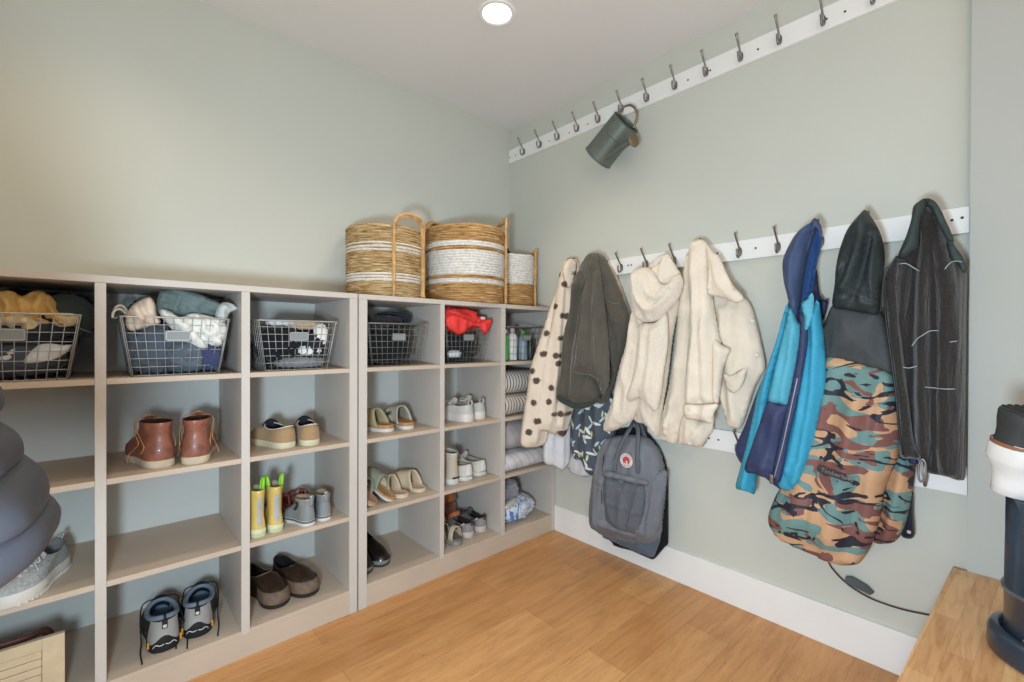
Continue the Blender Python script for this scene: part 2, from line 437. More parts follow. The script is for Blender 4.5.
rail('lowest white board with steel coat hooks, half hidden behind the hanging coats', .7065, .8043, range(3, 14), -.545, -2.333,
     [(-1.455, 0), (-1.50, .0), (-1.33, 0)])
# ------------------------------------------------------------------ footwear
_ft = np.array([(0, 0), (.015, .36), (.06, .60), (.14, .72), (.25, .73), (.40, .68), (.52, .76), (.64, .93), (.74, 1.0), (.83, .97), (.91, .80), (.96, .56), (.988, .32), (1, 0)])
_fs = np.array(spline(_ft, 8)); _o = np.argsort(_fs[:, 0]); _fs = _fs[_o]
def foot(t): return float(np.interp(t, _fs[:, 0], _fs[:, 1]))
NR = 44
def ring(L, W, z, s0, s1, w, b=0.0, dip=0.0, mir=1, bend=.07, tip=0.0):
    out = []
    for j in range(NR):
        a = 2*PI*j/NR; t = (1-math.cos(a))/2; sd = math.sin(a)
        e = abs(sd); half = w*W/2*((1-b)*foot(t)+b*.82*e)
        s = s0+(s1-s0)*t
        y = math.copysign(half, sd) if e > 1e-9 else 0
        y += mir*bend*W*math.sin(PI*min(1, max(0, s)))**2
        out.append((L*s, y, z-dip*math.sin(PI*t)+tip*t*t))
    return out
def rings(rs, cap0=False, cap1=False, keep=None):
    V = [p for r in rs for p in r]; Fs = []
    for i in range(len(rs)-1):
        for j in range(NR):
            if keep and not keep((1-math.cos(2*PI*(j+.5)/NR))/2): continue
            Fs.append((i*NR+j, i*NR+(j+1) % NR, (i+1)*NR+(j+1) % NR, (i+1)*NR+j))
    if cap0: Fs.append(tuple(reversed(range(NR))))
    if cap1: Fs.append(tuple((len(rs)-1)*NR+j for j in range(NR)))
    return V, Fs
def shell(rs, th, keep=None):
    """the band of rings given an outward thickness"""
    out = []
    for r in rs:
        c = np.mean(np.array(r), 0); q = []
        for p in r:
            d = np.array((p[0]-c[0], p[1]-c[1])); n = np.linalg.norm(d)+1e-9
            q.append((p[0]+d[0]/n*th, p[1]+d[1]/n*th, p[2]))
        out.append(q)
    a = rings(out, keep=keep)
    return a
def half_shell(half, rs, th, keep):
    V, Fs = shell(rs, th, keep)
    return V, [f for f in Fs if (f[0] % NR < NR//2) == (half == 0)]
def shoe(name, label, cat, loc, rz, L, W, sole, upper, mats, mir=1, group=None, bend=.07, lining=None, laces=None, rot=None, sole_over=1.03, tongue=None, extra=None, topz=None):
    """sole: [(z, w)...]; upper: [(z, s0, s1, w, b, dip)...] last = collar; lining depth; local x heel->toe"""
    t = thing(name, label, cat, loc, rz, group, rot)
    K = dict(mir=mir, bend=bend)
    srs = [ring(L, W, z, -.004 if i else .004, 1.006 if i else .99, w*sole_over, 0, **K) for i, (z, w) in enumerate(sole)]
    obj('sole', rings(srs, True, True), mats['sole'], t, world=False, autosmooth=1.0)
    urs = [ring(L, W, u[0], u[1], u[2], u[3], u[4], u[5] if len(u) > 5 else 0, **K) for u in upper]
    u = upper[-1]; th = .004/L
    rim = ring(L, W, u[0]+.0015, u[1]+th*.6, u[2]-th*.6, u[3]*.95, u[4], u[5] if len(u) > 5 else 0, **K)
    obj('upper', rings(urs+[rim]), mats['upper'], t, world=False, autosmooth=1.2)
    z0 = sole[-1][0]+.004
    ins = [rim]
    steps = 6
    for k in range(1, steps+1):
        f = k/steps; z = u[0]*(1-f)+z0*f
        # inside follows the outside wall at that height
        zs = [q[0] for q in upper]; i0 = np.interp(z, zs, [q[1] for q in upper]); i1 = np.interp(z, zs, [q[2] for q in upper])
        wi = np.interp(z, zs, [q[3] for q in upper]); bi = np.interp(z, zs, [q[4] for q in upper])
        ins.append(ring(L, W, z, i0+th*1.3, min(i1-th*2, .93), wi*.90, bi, (u[5] if len(u) > 5 else 0)*(1-f), **K))
    obj('lining', rings(ins, False, True), mats['lining'], t, world=False, autosmooth=1.2)
    prof = sorted([(q[2], q[0]) for q in upper])
    def top(s): return float(np.interp(s, [p[0] for p in prof], [p[1] for p in prof]))
    yc = lambda s: mir*bend*W*math.sin(PI*s)**2
    t['_top'] = 0; del t['_top']
    if laces:
        sA, sB, n, hw = laces
        ds = []
        for k in range(n):
            s = sA+(sB-sA)*k/max(1, n-1)
            ds.append(tube(spline([(L*s, yc(s)-hw, top(s)-.004), (L*(s+.012), yc(s), top(s)+.004), (L*s, yc(s)+hw, top(s)-.004)], 4), .0021, 6))
            if k < n-1:
                s2 = sA+(sB-sA)*(k+1)/max(1, n-1)
                ds.append(tube(spline([(L*s, yc(s)+hw, top(s)-.004), (L*(s+s2)/2, yc(s), top((s+s2)/2)+.0035), (L*s2, yc(s)-hw, top(s2)-.004)], 4), .0021, 6))
        # bow
        s = sB; z = top(s)
        for sg in (-1, 1):
            ds.append(tube(spline([(L*s, yc(s), z+.004), (L*(s+.02), yc(s)+sg*.02, z+.016), (L*(s+.07), yc(s)+sg*.034, z+.004), (L*(s+.05), yc(s)+sg*.016, z-.001), (L*s, yc(s), z+.003)], 5), .0021, 6))
            ds.append(tube(spline([(L*s, yc(s), z+.004), (L*(s+.06), yc(s)+sg*.018, z+.001), (L*(s+.12), yc(s)+sg*.038, z-.018)], 5), .0019, 6))
        obj('laces', join(*ds), mats['lace'], t, world=False)
    if tongue:
        s, hz, wd = tongue
        zt = u[0]; pts = []
        P2 = [(L*(s+.10), zt-.03), (L*(s+.04), zt-.006), (L*s, zt+hz*.6), (L*(s-.02), zt+hz)]
        V, Fs = [], []
        P3 = spline(P2, 4)
        for th_ in (0, .005):
            for (x, z) in P3:
                for k in range(7):
                    q = (k-3)/3; V.append((x+th_, yc(s)+q*wd/2, z-abs(q)**2.5*.012-(.006*q*q)))
        n = len(P3); Fs = grid_faces(n, 7)+[tuple(i+n*7 for i in f) for f in grid_faces(n, 7)]
        for i in range(n-1): Fs += [(i*7, i*7+7, n*7+i*7+7, n*7+i*7), (i*7+6, i*7+13, n*7+i*7+13, n*7+i*7+6)]
        Fs += [tuple(list(range((n-1)*7, n*7))+list(reversed(range(2*n*7-7, 2*n*7))))]
        obj('tongue', (V, Fs), mats.get('tongue', mats['upper']), t, world=False)
    if extra: extra(t, L, W, K, top, yc, mats)
    return t
R90 = PI/2
# --- brown leather boots
BM = dict(sole=M('crepe_sole', '#C6B49A', .8, .12, 40, bump=.2, bscale=120), upper=M('cognac_leather', '#905A48', .42, .38, 22, bump=.35, bscale=45, coat=.12),
          lining=M('boot_lining', '#4A2F25', .8), lace=M('tan_lace', '#C08A58', .8))
BU = [(.026, 0, 1, 1, 0), (.045, -.012, .99, 1.05, .10), (.062, -.012, .95, 1.05, .18), (.076, -.002, .84, 1.0, .30), (.09, .012, .71, .93, .45), (.104, .022, .60, .85, .65), (.122, .018, .535, .84, .85), (.142, .008, .50, .85, 1), (.158, 0, .49, .87, 1)]
def boot_extra(t, L, W, K, top, yc, m):
    mir = K['mir']
    # collar band and heel stay: raised leather strips
    obj('collar_band', join(shell([ring(L, W, z, s0, s1, w, 1, **K) for z, s0, s1, w in ((.138, .009, .503, .85), (.141, .006, .505, .855), (.157, .0, .493, .875), (.160, .002, .49, .865))], .0018)), m['upper'], t, world=False)
    ds = []
    for sg, ph in ((1, .0), (-1, .5)):
        y = yc(.5)+sg*W*.30
        ds.append(tube(spline([(L*.50, yc(.5)+sg*.012, .165), (L*.44, yc(.4)+sg*W*.36, .164-.02*ph), (L*.38, sg*W*.43+yc(.4), .12), (L*.28, sg*W*.40+yc(.3), .085), (L*.36, sg*W*.45+yc(.4), .06), (L*.50, sg*W*.48+yc(.5), .040), (L*.46, sg*W*.56+yc(.5), .010)], 6), .0019, 6))
        ds.append(tube(spline([(L*.49, yc(.5)+sg*.008, .162), (L*.40, sg*W*.40+yc(.4), .15), (L*.28, sg*W*.42, .105), (L*.14, sg*W*.39, .075), (L*.22, sg*W*.42+.002, .048)], 6), .0019, 6))
    for k in range(5):
        s = .56+.045*k
        ds.append(tube([(L*s, yc(s)-.018, top(s)-.003), (L*s, yc(s), top(s)+.004), (L*s, yc(s)+.018, top(s)-.003)], .002, 6))
    ds.append(tube(spline([(L*.50, yc(.5)-.02, .160), (L*.47, yc(.5), .176), (L*.50, yc(.5)+.022, .164)], 5), .0022, 6))
    obj('laces', join(*ds), m['lace'], t, world=False)
    # tongue showing above the collar
for (lab, x, y, rz, mir) in (('brown leather lace-up ankle boot, left of the pair in the open cubby', -2.017, -.415, R90+.16, 1),
                             ('brown leather lace-up ankle boot, right of the pair in the open cubby', -1.928, -.436, R90-.16, -1)):
    shoe('ankle_boot', lab, 'boot', (x, y, .7685), rz, .285, .118, [(0, .93), (.004, 1), (.024, 1.0), (.027, .985)], BU, BM, mir, 'brown leather boots', extra=boot_extra, tongue=(.47, .014, .055), sole_over=1.05)
# --- low shoe profile used by several pairs
def low(h=.085, sole=.026, top_s=.55, dip=.016, wide=1.0):
    z = lambda f: sole-.002+(h-sole)*f
    return [(z(0), 0, 1, 1, 0), (z(.22), 0, .985, 1.0, .08), (z(.42), .006, .93, .97, .16), (z(.58), .01, .84, .93, .28), (z(.74), .014, .72, .88, .45), (z(.88), .016, .62, .84, .65, dip*.5), (z(1), .01, top_s, .82*wide, .85, dip)]
TM = dict(sole=M('cream_rubber', '#CFC5A6', .6, .06, 20), upper=M('tan_suede', '#A48660', .9, .18, 14, bump=.15, bscale=300, sheen=.2), lining=M('navy_lining', '#1D1F2A', .85),
          lace=M('cream_lace', '#D8CBB0', .8), trim=M('cream_piping', '#DDD6C4', .7), tongue=M('navy_tongue', '#22242F', .8))
def tan_extra(t, L, W, K, top, yc, m):
    r = ring(L, W, .0935, .008, .55, .83, .85, .016, **K)
    obj('piping', tube(r, .0022, 6, True), m['trim'], t, world=False)
    obj('side_seam', shell([ring(L, W, z, s0, s1, w, b, **K) for z, s0, s1, w, b in ((.03, .0, 1, 1, 0), (.05, 0, .975, 1, .1), (.066, .006, .92, .97, .16), (.08, .012, .78, .90, .34))], .0016, keep=lambda q: q < .30), m['upper'], t, world=False)
for (lab, x, y, rz, mir) in (('tan suede low slip-on shoe with cream sole, left of its pair', -1.594, -.405, R90+.24, 1),
                             ('tan suede low slip-on shoe with cream sole, right of its pair', -1.511, -.425, R90-.02, -1)):
    shoe('slip_on_shoe', lab, 'shoe', (x, y, .7685), rz, .285, .110, [(0, .96), (.003, 1), (.024, 1), (.026, .985)], low(.092, .026, .55, .016), TM, mir, 'tan slip-on shoes', extra=tan_extra, tongue=(.50, .022, .062))
# --- rain boots
def rain(kind, lab, x, y, rz, mir, m, L, W, h, grp):
    U_ = [(.022, 0, 1, 1, 0), (.036, 0, .985, 1, .1), (.05, .005, .93, .97, .2), (.062, .012, .80, .93, .4), (.074, .02, .66, .88, .65), (.088, .026, .58, .85, .9), (h*.72, .02, .56, .88, 1), (h*.93, .0, .57, .95, 1), (h, -.01, .575, .97, 1, 0)]
    def ex(t, L, W, K, top, yc, m):
        if kind == 'yellow':
            obj('foxing_band', shell([ring(L, W, z, 0, 1, 1.02, 0, **K) for z in (.018, .020, .032, .034)], .0022), m['band'], t, world=False)
            pts = []
            V = []
            for zi in range(9):
                z = h*.26+(h*.84-h*.26)*zi/8
                i0 = np.interp(z, [q[0] for q in U_], [q[1] for q in U_])
                for a in (-.34, -.17, 0, .17, .34):
                    tt = (1-math.cos(a))/2; r_ = ring(L, W, z, i0, .57, .9, 1, **K)
                    wv = np.interp(z, [q[0] for q in U_], [q[3] for q in U_]); i1 = np.interp(z, [q[0] for q in U_], [q[2] for q in U_])
                    V.append((L*(i0+(i1-i0)*tt)-.0022, math.copysign(wv*W/2*.82*abs(math.sin(a)), a) if a else 0.0, z))
            fr = grid_faces(9, 5)
            V2 = V+[(p[0]+.004, p[1], p[2]) for p in V]
            obj('reflective_strip', (V2, fr+[tuple(i+45 for i in f) for f in fr]), m['strip'], t, world=False)
            for sg in (-1, 1):
                yy = yc(.3)+sg*W*.30
                obj('pull_handle', ribbon(spline([(L*.20, yy, h-.022), (L*.20, yy+sg*.002, h+.012), (L*.22, yy+sg*.005, h+.032), (L*.28, yy+sg*.007, h+.040), (L*.34, yy+sg*.005, h+.032), (L*.36, yy+sg*.002, h+.012), (L*.36, yy, h-.022)], 5), .010, .004, (0, 1, 0)), m['handle'], t, world=False)
        else:
            obj('foxing_band', shell([ring(L, W, z, 0, 1, 1.02, 0, **K) for z in (.013, .015, .019, .021)], .002), m['band'], t, world=False)
            for half in (0, 1): obj('elastic_gore', half_shell(half, [ring(L, W, z, s0, s1, w, 1, **K) for z, s0, s1, w in ((.062, .013, .79, .93), (.076, .022, .63, .88), (h*.75, .018, .562, .885), (h*.9, .0, .572, .95))], .0012, keep=lambda q: .42 < q < .62), m['gore'], t, world=False)
            obj('pull_tab', ribbon(spline([(L*-.012, 0, h-.028), (L*-.025, 0, h+.006), (L*-.012, 0, h+.016), (L*.015, 0, h+.008), (L*.018, 0, h-.02)], 4), .018, .003, (0, 1, 0)), m['upper'], t, world=False)
    return shoe('rain_boot', lab, 'rain boot', (x, y, .4355), rz, L, W, [(0, .95), (.003, 1), (.020, 1), (.022, .985)], U_, m, mir, grp, extra=ex, bend=.05)
YM = dict(sole=M('pale_lime_sole', '#C7CBA0', .5), upper=M('yellow_rubber', '#D8BC68', .28, .10, 8, coat=.4), lining=M('beige_lining', '#A3927A', .9), band=M('cream_rubber_band', '#DAD7B4', .45),
          strip=M('grey_reflective_tape', '#A9ACAE', .35), handle=M('lime_green_handle', '#8FD03A', .45))
rain('yellow', 'yellow child rain boot with green loops, left of its pair', -1.712, -.425, R90+.05, 1, YM, .185, .078, .185, 'yellow rain boots')
rain('yellow', 'yellow child rain boot with green loops, right of its pair', -1.648, -.420, R90-.02, -1, YM, .185, .078, .185, 'yellow rain boots')
GM = dict(sole=M('white_striped_sole', '#D9D7D2', .5), upper=M('grey_rubber', '#84898A', .15, .06, 8, coat=.6), lining=M('tan_fleece_lining', '#8D7B60', .9), band=M('dark_pinstripe', '#5C5F60', .5), gore=M('dark_elastic', '#2C3033', .8))
rain('grey', 'small shiny grey ankle rain boot, left of its pair beside yellow boots', -1.520, -.440, R90+.24, 1, GM, .172, .080, .112, 'grey rain boots')
rain('grey', 'small shiny grey ankle rain boot, right of its pair beside yellow boots', -1.455, -.430, R90+.0, -1, GM, .172, .078, .112, 'grey rain boots')
# --- strap sandals and mules
def arch(L, W, sA, sB, h0, h1, z0, K, back=0.0, front=0.0, th=.0035, wide=1.02, closed=False, nu=14, nv=17):
    """band over the foot from sA to sB (fractions); closed=True follows the toe down to the sole; edge leans by back/front"""
    mir, bend = K['mir'], K['bend']
    def pt(i, j, o):
        th_ = PI*j/(nv-1); c, s = math.cos(th_), math.sin(th_)
        a = sA+back*(1-s); b = sB-front*(1-s) if not closed else 1.0
        f = i/(nu-1); q = a+(b-a)*f
        if closed:
            q = a+(1.0-a)*(1-(1-f)**1.6); hh = (h0*(1-f)+h1*f)*max(0.0, 1-f**3.2)**.5
        else: hh = h0*(1-f)+h1*f
        half = foot(min(q, .9995))*W/2*wide+o
        y = half*math.copysign(abs(c)**.8, c)+mir*bend*W*math.sin(PI*min(1, q))**2
        return (L*q, y, z0+(hh+o)*s**.85)
    V = [pt(i, j, th) for i in range(nu) for j in range(nv)]+[pt(i, j, 0) for i in range(nu) for j in range(nv)]
    g = grid_faces(nu, nv); n = nu*nv
    Fs = g+[tuple(k+n for k in f) for f in g]
    for i in range(nu-1):
        Fs += [(i*nv, i*nv+nv, n+i*nv+nv, n+i*nv), (i*nv+nv-1, i*nv+2*nv-1, n+i*nv+2*nv-1, n+i*nv+nv-1)]
    for j in range(nv-1):
        Fs += [(j, j+1, n+j+1, n+j), ((nu-1)*nv+j, (nu-1)*nv+j+1, n+(nu-1)*nv+j+1, n+(nu-1)*nv+j)]
    return V, Fs
def mule(name, lab, cat, x, y, z, rz, m, mir, grp, L=.265, W=.10, layers=((0, .018, 'sole'), (.018, .036, 'footbed')), bands=((.40, 1, .062, .05, .16, 0, True),), rot=None, buckle=False, heelcup=False):
    t = thing(name, lab, cat, (x, y, z), rz, grp, rot); K = dict(mir=mir, bend=.07)
    for a, b, nm in layers:
        obj(nm, rings([ring(L, W, a+.0002, .004, .996, .98, 0, **K), ring(L, W, a+.002, 0, 1, 1.01, 0, **K), ring(L, W, b-.002, 0, 1, 1.01, 0, **K), ring(L, W, b, .006, .992, .97, 0, **K), ring(L, W, b-.003, .05, .95, .8, 0, **K)], True, True), m[nm], t, world=False, autosmooth=1.0)
    zt = layers[-1][1]
    for (sA, sB, h0, h1, bk, fr, cl) in bands:
        obj('upper' if cl else 'strap', arch(L, W, sA, sB, h0, h1, zt-.012, K, bk, fr, closed=cl), m['upper'], t, world=False)
    if buckle:
        obj('buckle', join(tube([(L*.50, W*.42, zt+.028), (L*.56, W*.45, zt+.026), (L*.555, W*.36, zt+.042), (L*.495, W*.33, zt+.044)], .0017, 6, True), ribbon([(L*.47, W*.40, zt+.035), (L*.53, W*.40, zt+.035), (L*.62, W*.44, zt+.028)], .014, .003, (0, .6, .8))), m['metal'], t, world=False)
    return t
DM = dict(sole=M('white_eva_sole', '#D5D0C6', .6), footbed=M('cork_footbed', '#B98A5C', .8, .22, 60), upper=M('olive_beige_suede', '#A59874', .85, .12, 20, bump=.1, bscale=300), metal=M('brass_buckle', '#8F8B80', .35, .05, 20, metal=.8))
mule('clog_mule', 'beige closed-toe mule with cork footbed, left of its pair', 'mule', -1.118, -.378, .7685, R90+.30, DM, 1, 'beige cork mules', L=.262, W=.104, buckle=True, bands=((.36, 1, .085, .055, -.16, 0, True),))
DM2 = dict(DM); DM2['upper'] = M('grey_cream_suede', '#B9B3A0', .85, .12, 20, bump=.1, bscale=300)
mule('clog_mule', 'grey-cream closed-toe mule with cork footbed, right of its pair', 'mule', -1.020, -.385, .7685, R90+.02, DM2, -1, 'beige cork mules', L=.262, W=.104, buckle=True, bands=((.36, 1, .085, .055, -.16, 0, True),))
# third cubby of the corner unit: four slippers
SM = dict(sole=M('cream_slipper_sole', '#D8C7AE', .7), footbed=M('pink_cream_insole', '#D3B79B', .8), upper=M('cream_knit', '#CDB999', .9, .1, 20, bump=.2, bscale=250), metal=DM['metal'])
mule('slide_sandal', 'cream slide sandal lying flat, heel toward the shelf edge beside the cubby wall', 'sandal', -.935, -.385, .4355, R90+.34, SM, -1, 'cream slippers', L=.25, W=.105, layers=((0, .010, 'sole'), (.010, .020, 'footbed')), bands=((.34, .95, .088, .05, -.16, 0, True),))
mule('slide_sandal', 'cream slide sandal lying flat, third shoe from the left in its row', 'sandal', -1.048, -.402, .4355, R90+.30, SM, 1, 'cream slippers', L=.25, W=.10, layers=((0, .010, 'sole'), (.010, .020, 'footbed')), bands=((.38, .80, .092, .075, -.10, .0, False),))
S2 = dict(sole=M('white_stitched_rim', '#CFC9C2', .6), footbed=M('tan_insole', '#B48A5E', .7), upper=M('sage_canvas', '#8E907C', .9, .1, 20, bump=.2, bscale=250), metal=DM['metal'])
mule('espadrille_slipper', 'white-rimmed slipper with tan insole, tipped up on its heel beside another', 'slipper', -1.140, -.412, .4365, 0, S2, 1, 'leaning slippers', L=.25, W=.098, layers=((0, .012, 'sole'), (.012, .022, 'footbed')), bands=((.42, 1, .07, .05, -.1, 0, True),), rot=(.30, -.36, R90+.12))
S3 = dict(S2); S3['sole'] = M('tan_stitched_rim', '#B79C78', .7); S3['footbed'] = M('pinkish_insole', '#A9826B', .7)
mule('espadrille_slipper', 'tan-rimmed slipper tipped up on its heel at the left cubby wall', 'slipper', -1.232, -.412, .4365, 0, S3, 1, 'leaning slippers', L=.25, W=.098, layers=((0, .012, 'sole'), (.012, .022, 'footbed')), bands=((.42, 1, .07, .05, -.1, 0, True),), rot=(.34, -.36, R90+.05))
# --- clogs, toes to the front
CM = dict(sole=M('dark_clog_sole', '#2A2119', .7, .2, 30), upper=M('worn_dark_brown_leather', '#35271E', .35, .35, 22, bump=.2, bscale=90), lining=M('black_clog_lining', '#0E0B0A', .9),
          lace=M('x1', '#000000'), rand=M('scuffed_tan_rand', '#705C4A', .65, .35, 25, bump=.25, bscale=90), tag=M('grey_metal_tag', '#9A9A95', .4))
def clog_extra(t, L, W, K, top, yc, m):
    rs = [ring(L, W, .020, 0, 1, 1.04, 0, **K), ring(L, W, .034, 0, 1, 1.05, 0, **K), ring(L, W, .050, 0, .99, 1.03, .06, **K), ring(L, W, .060, .0, .965, 1.0, .12, **K), ring(L, W, .064, .0, .945, .985, .14, **K)]
    obj('toe_rand', shell(rs, .003, keep=lambda q: q > .60), m['rand'], t, world=False)
    obj('collar_rim', tube(ring(L, W, .103, .01, .54, .86, .85, .022, **K), .0035, 8, True), m['rand'] if K['mir'] > 0 else m['upper'], t, world=False)
    obj('side_tag', prism([(0, 0), (.012, .004), (.010, .020), (-.003, .016)], (L*.36, K['mir']*-.0+W*.43, .052), (1, 0, 0), (0, -.35, .94), (0, 1, 0), .004), m['tag'], t, world=False)
for (lab, hx, hy, rz, mir) in (('dark brown scuffed leather clog, left of its pair, toe outward', -1.690, -.112, -R90+.26, 1),
                               ('dark brown scuffed leather clog, right of its pair, toe outward', -1.567, -.112, -R90+.27, -1)):
    shoe('clog', lab, 'clog', (hx, hy, .1055), rz, .285, .108, [(0, .95), (.004, 1), (.024, 1), (.028, .99)],
         [(.026, 0, 1, 1, 0), (.046, 0, .985, 1.0, .08), (.064, .004, .93, .98, .16), (.08, .008, .82, .95, .28), (.094, .012, .68, .92, .5, .008), (.104, .006, .54, .88, .85, .022)], CM, mir, 'dark brown clogs', extra=clog_extra)
# --- hiking shoes, heels to the front
HM = dict(sole=M('black_lug_sole', '#17171A', .7), upper=M('black_mesh', '#1B1B1F', .7, .2, 60, bump=.3, bscale=400), lining=M('slate_blue_lining', '#6C7C8C', .85, .1, 30), lace=M('black_lace', '#15120F', .8),
          counter=M('grey_rubber_counter', '#9C9B97', .6, .05, 20), tab=M('black_tab', '#161210', .7), accent=M('orange_accent', '#C7812C', .5), silver=M('silver_piping', '#C9C9C6', .4))
def hike_extra(t, L, W, K, top, yc, m):
    z = [(.046, -.004, .98, 1.0, .08), (.062, .002, .93, .97, .2), (.08, .008, .80, .94, .4), (.100, .008, .62, .92, .7), (.112, .004, .57, .92, .85)]
    hr = [ring(L, W, a, b, c, d, e, **K) for a, b, c, d, e in z]
    hr[0] = [(p[0], p[1], p[2]+.016*math.cos(min(1.0, abs(p[1])/(W*.36))*PI*1.0)) for p in hr[0]]
    obj('heel_counter', shell(hr, .0035, keep=lambda q: q < .17), m['counter'], t, world=False)
    obj('collar_pad', tube(ring(L, W, .124, .016, .53, .84, .92, .014, **K), .0085, 10, True), m['lining'], t, world=False)
    obj('pull_tab', join(box(-.009, .0, -.008, .008, .088, .118, .002), tube(spline([(-.004, 0, .118), (-.012, 0, .127), (-.004, 0, .134), (.012, 0, .130)], 4), .004, 6)), m['tab'], t, world=False)
    obj('tab_badge', box(-.0105, -.0085, -.0055, .0055, .092, .102, .0006), m['silver'], t, world=False)
    for sg in (-1, 1):
        obj('vent_patch', prism([(0, 0), (.016, .004), (.014, .016), (.003, .014)], (.022, sg*W*.385, .066), (.75, sg*.5, 0), (-.1, 0, 1), (-.4, sg*1.0, 0), .0035), m['tab'], t, world=False)
        obj('accent_strip', box(.010, .016, sg*W*.37-.003, sg*W*.37+.003, .022, .044, .001), m['accent'], t, world=False)
    obj('heel_piping', join(*[tube(spline([(.006, sg*.034, .022), (-.003, sg*.026, .034), (-.007, sg*.014, .030), (-.008, sg*.002, .033)], 5), .0017, 6) for sg in (-1, 1)]), m['silver'], t, world=False)
    for sg in (-1, 1):
        obj('lace', tube(spline([(L*.56, yc(.5)+sg*.012, .128), (L*.50, yc(.5)+sg*W*.40, .126), (L*.38, yc(.5)+sg*W*.47, .09), (L*.24, sg*W*.52, .03), (L*.12, sg*W*.54, .004), (0, sg*W*.52, .003), (-.035, sg*W*.50, .003)], 6), .0023, 6), m['lace'], t, world=False)
    obj('tongue_laces', join(*[tube(spline([(L*s, yc(s)-.024, top(s)-.002), (L*s, yc(s), top(s)+.006), (L*s, yc(s)+.024, top(s)-.002)], 4), .0024, 6) for s in (.60, .66, .72)]), m['lace'], t, world=False)
for (lab, x, y, rz, mir) in (('grey and black hiking shoe, left of its pair, blue padded collar', -2.012, -.400, R90-.05, 1),
                             ('grey and black hiking shoe, right of its pair, blue padded collar', -1.913, -.385, R90-.14, -1)):
    shoe('hiking_shoe', lab, 'shoe', (x, y, .1055), rz, .29, .126, [(0, .94), (.004, 1.0), (.022, 1.0), (.03, .98)],
         [(.028, 0, 1, 1, 0), (.046, -.006, .98, 1.0, .08), (.062, .0, .93, .97, .2), (.08, .006, .80, .94, .4), (.1, .006, .62, .92, .7), (.114, .002, .57, .92, .85), (.122, .006, .545, .88, .92, .014)], HM, mir, 'grey hiking shoes', extra=hike_extra, tongue=(.50, .024, .06))
# --- black shoes, toes to the front
KM = dict(sole=M('grey_black_sole', '#3A3835', .6), upper=M('glossy_black', '#0F0E0F', .3, .1, 20, coat=.3), lining=M('black_lining', '#08080A', .9), lace=CM['lace'])
def black_extra(t, L, W, K, top, yc, m):
    obj('toe_band', shell([ring(L, W, .014, 0, 1, 1.03, 0, **K), ring(L, W, .018, 0, 1, 1.035, 0, **K), ring(L, W, .030, 0, 1, 1.03, 0, **K)], .002, keep=lambda q: q > .6), M('grey_toe_band', '#77736C', .5), t, world=False)
for (lab, hx, hy, rz, mir) in (('glossy black slip-on shoe by the left cubby wall, toe outward', -1.247, -.100, -R90+.03, 1), ('glossy black slip-on shoe, right of its pair, toe outward', -1.147, -.085, -R90+.02, -1)):
    shoe('black_slip_on', lab, 'shoe', (hx, hy, .1055), rz, .275, .097, [(0, .96), (.003, 1), (.020, 1), (.022, .985)], [(.02, 0, 1, 1, 0), (.036, 0, .985, 1, .08), (.05, .005, .93, .97, .15), (.062, .01, .85, .94, .25), (.072, .012, .74, .9, .4), (.086, .01, .62, .85, .7, .01), (.098, .006, .50, .82, .9, .02)], KM, mir, 'glossy black shoes', extra=black_extra)
# --- white chunky sneakers
WM = dict(sole=M('chunky_white_sole', '#DDD3C8', .6, .04, 20), upper=M('white_leather_panels', '#CFCBC1', .5, .06, 20), lining=M('cream_sneaker_lining', '#B89C7C', .85), lace=M('white_lace', '#D6D2C8', .8), tab=M('pale_grey_tab', '#B9B9B2', .6))
def wh_extra(t, L, W, K, top, yc, m):
    obj('heel_tab', shell([ring(L, W, z, s0, s1, w, b, **K) for z, s0, s1, w, b in ((.046, 0, .98, 1, .08), (.066, .006, .92, .96, .2), (.082, .012, .8, .9, .35), (.096, .01, .56, .83, .84))], .0026, keep=lambda q: q < .10), m['tab'], t, world=False)
    obj('heel_loop', ribbon(spline([(-.002, 0, .088), (-.008, 0, .108), (.004, 0, .120), (.02, 0, .112), (.022, 0, .095)], 5), .013, .003, (0, 1, 0)), m['tab'], t, world=False)
for (lab, x, y, rz, mir) in (('white chunky-soled lace-up sneaker, left of its pair', -.664, -.425, R90+.12, 1), ('white chunky-soled lace-up sneaker, right of its pair', -.560, -.395, R90+.06, -1)):
    shoe('chunky_sneaker', lab, 'sneaker', (x, y, .7685), rz, .27, .108, [(0, .96), (.004, 1.02), (.03, 1.04), (.043, 1.0)], low(.098, .044, .52, .010), WM, mir, 'white chunky sneakers', laces=(.80, .58, 4, .022), extra=wh_extra, tongue=(.50, .03, .055), sole_over=1.05)
# --- low white canvas shoes and a high-top behind them
VM = dict(sole=M('white_rubber_cup', '#D9D4CB', .5), upper=M('off_white_canvas', '#CDC6BA', .85, .05, 20, bump=.15, bscale=400), lining=M('canvas_lining', '#B7AD9B', .9), lace=WM['lace'], stripe=M('dark_pin_line', '#3A3A44', .6), patch=M('heel_patch', '#E5E1D9', .5))
def cv_extra(t, L, W, K, top, yc, m):
    obj('foxing_line', shell([ring(L, W, z, 0, 1, 1.035, 0, **K) for z in (.0245, .027)], .0018), m['stripe'], t, world=False)
    obj('heel_patch', box(-.007, -.003, -.012, .012, .010, .021, .001), m['patch'], t, world=False)
    obj('heel_stay', shell([ring(L, W, z, s0, s1, w, b, **K) for z, s0, s1, w, b in ((.032, 0, 1, 1, 0), (.05, 0, .97, 1, .1), (.07, .01, .85, .92, .3), (.088, .012, .55, .83, .84))], .0018, keep=lambda q: q < .03), m['patch'], t, world=False)
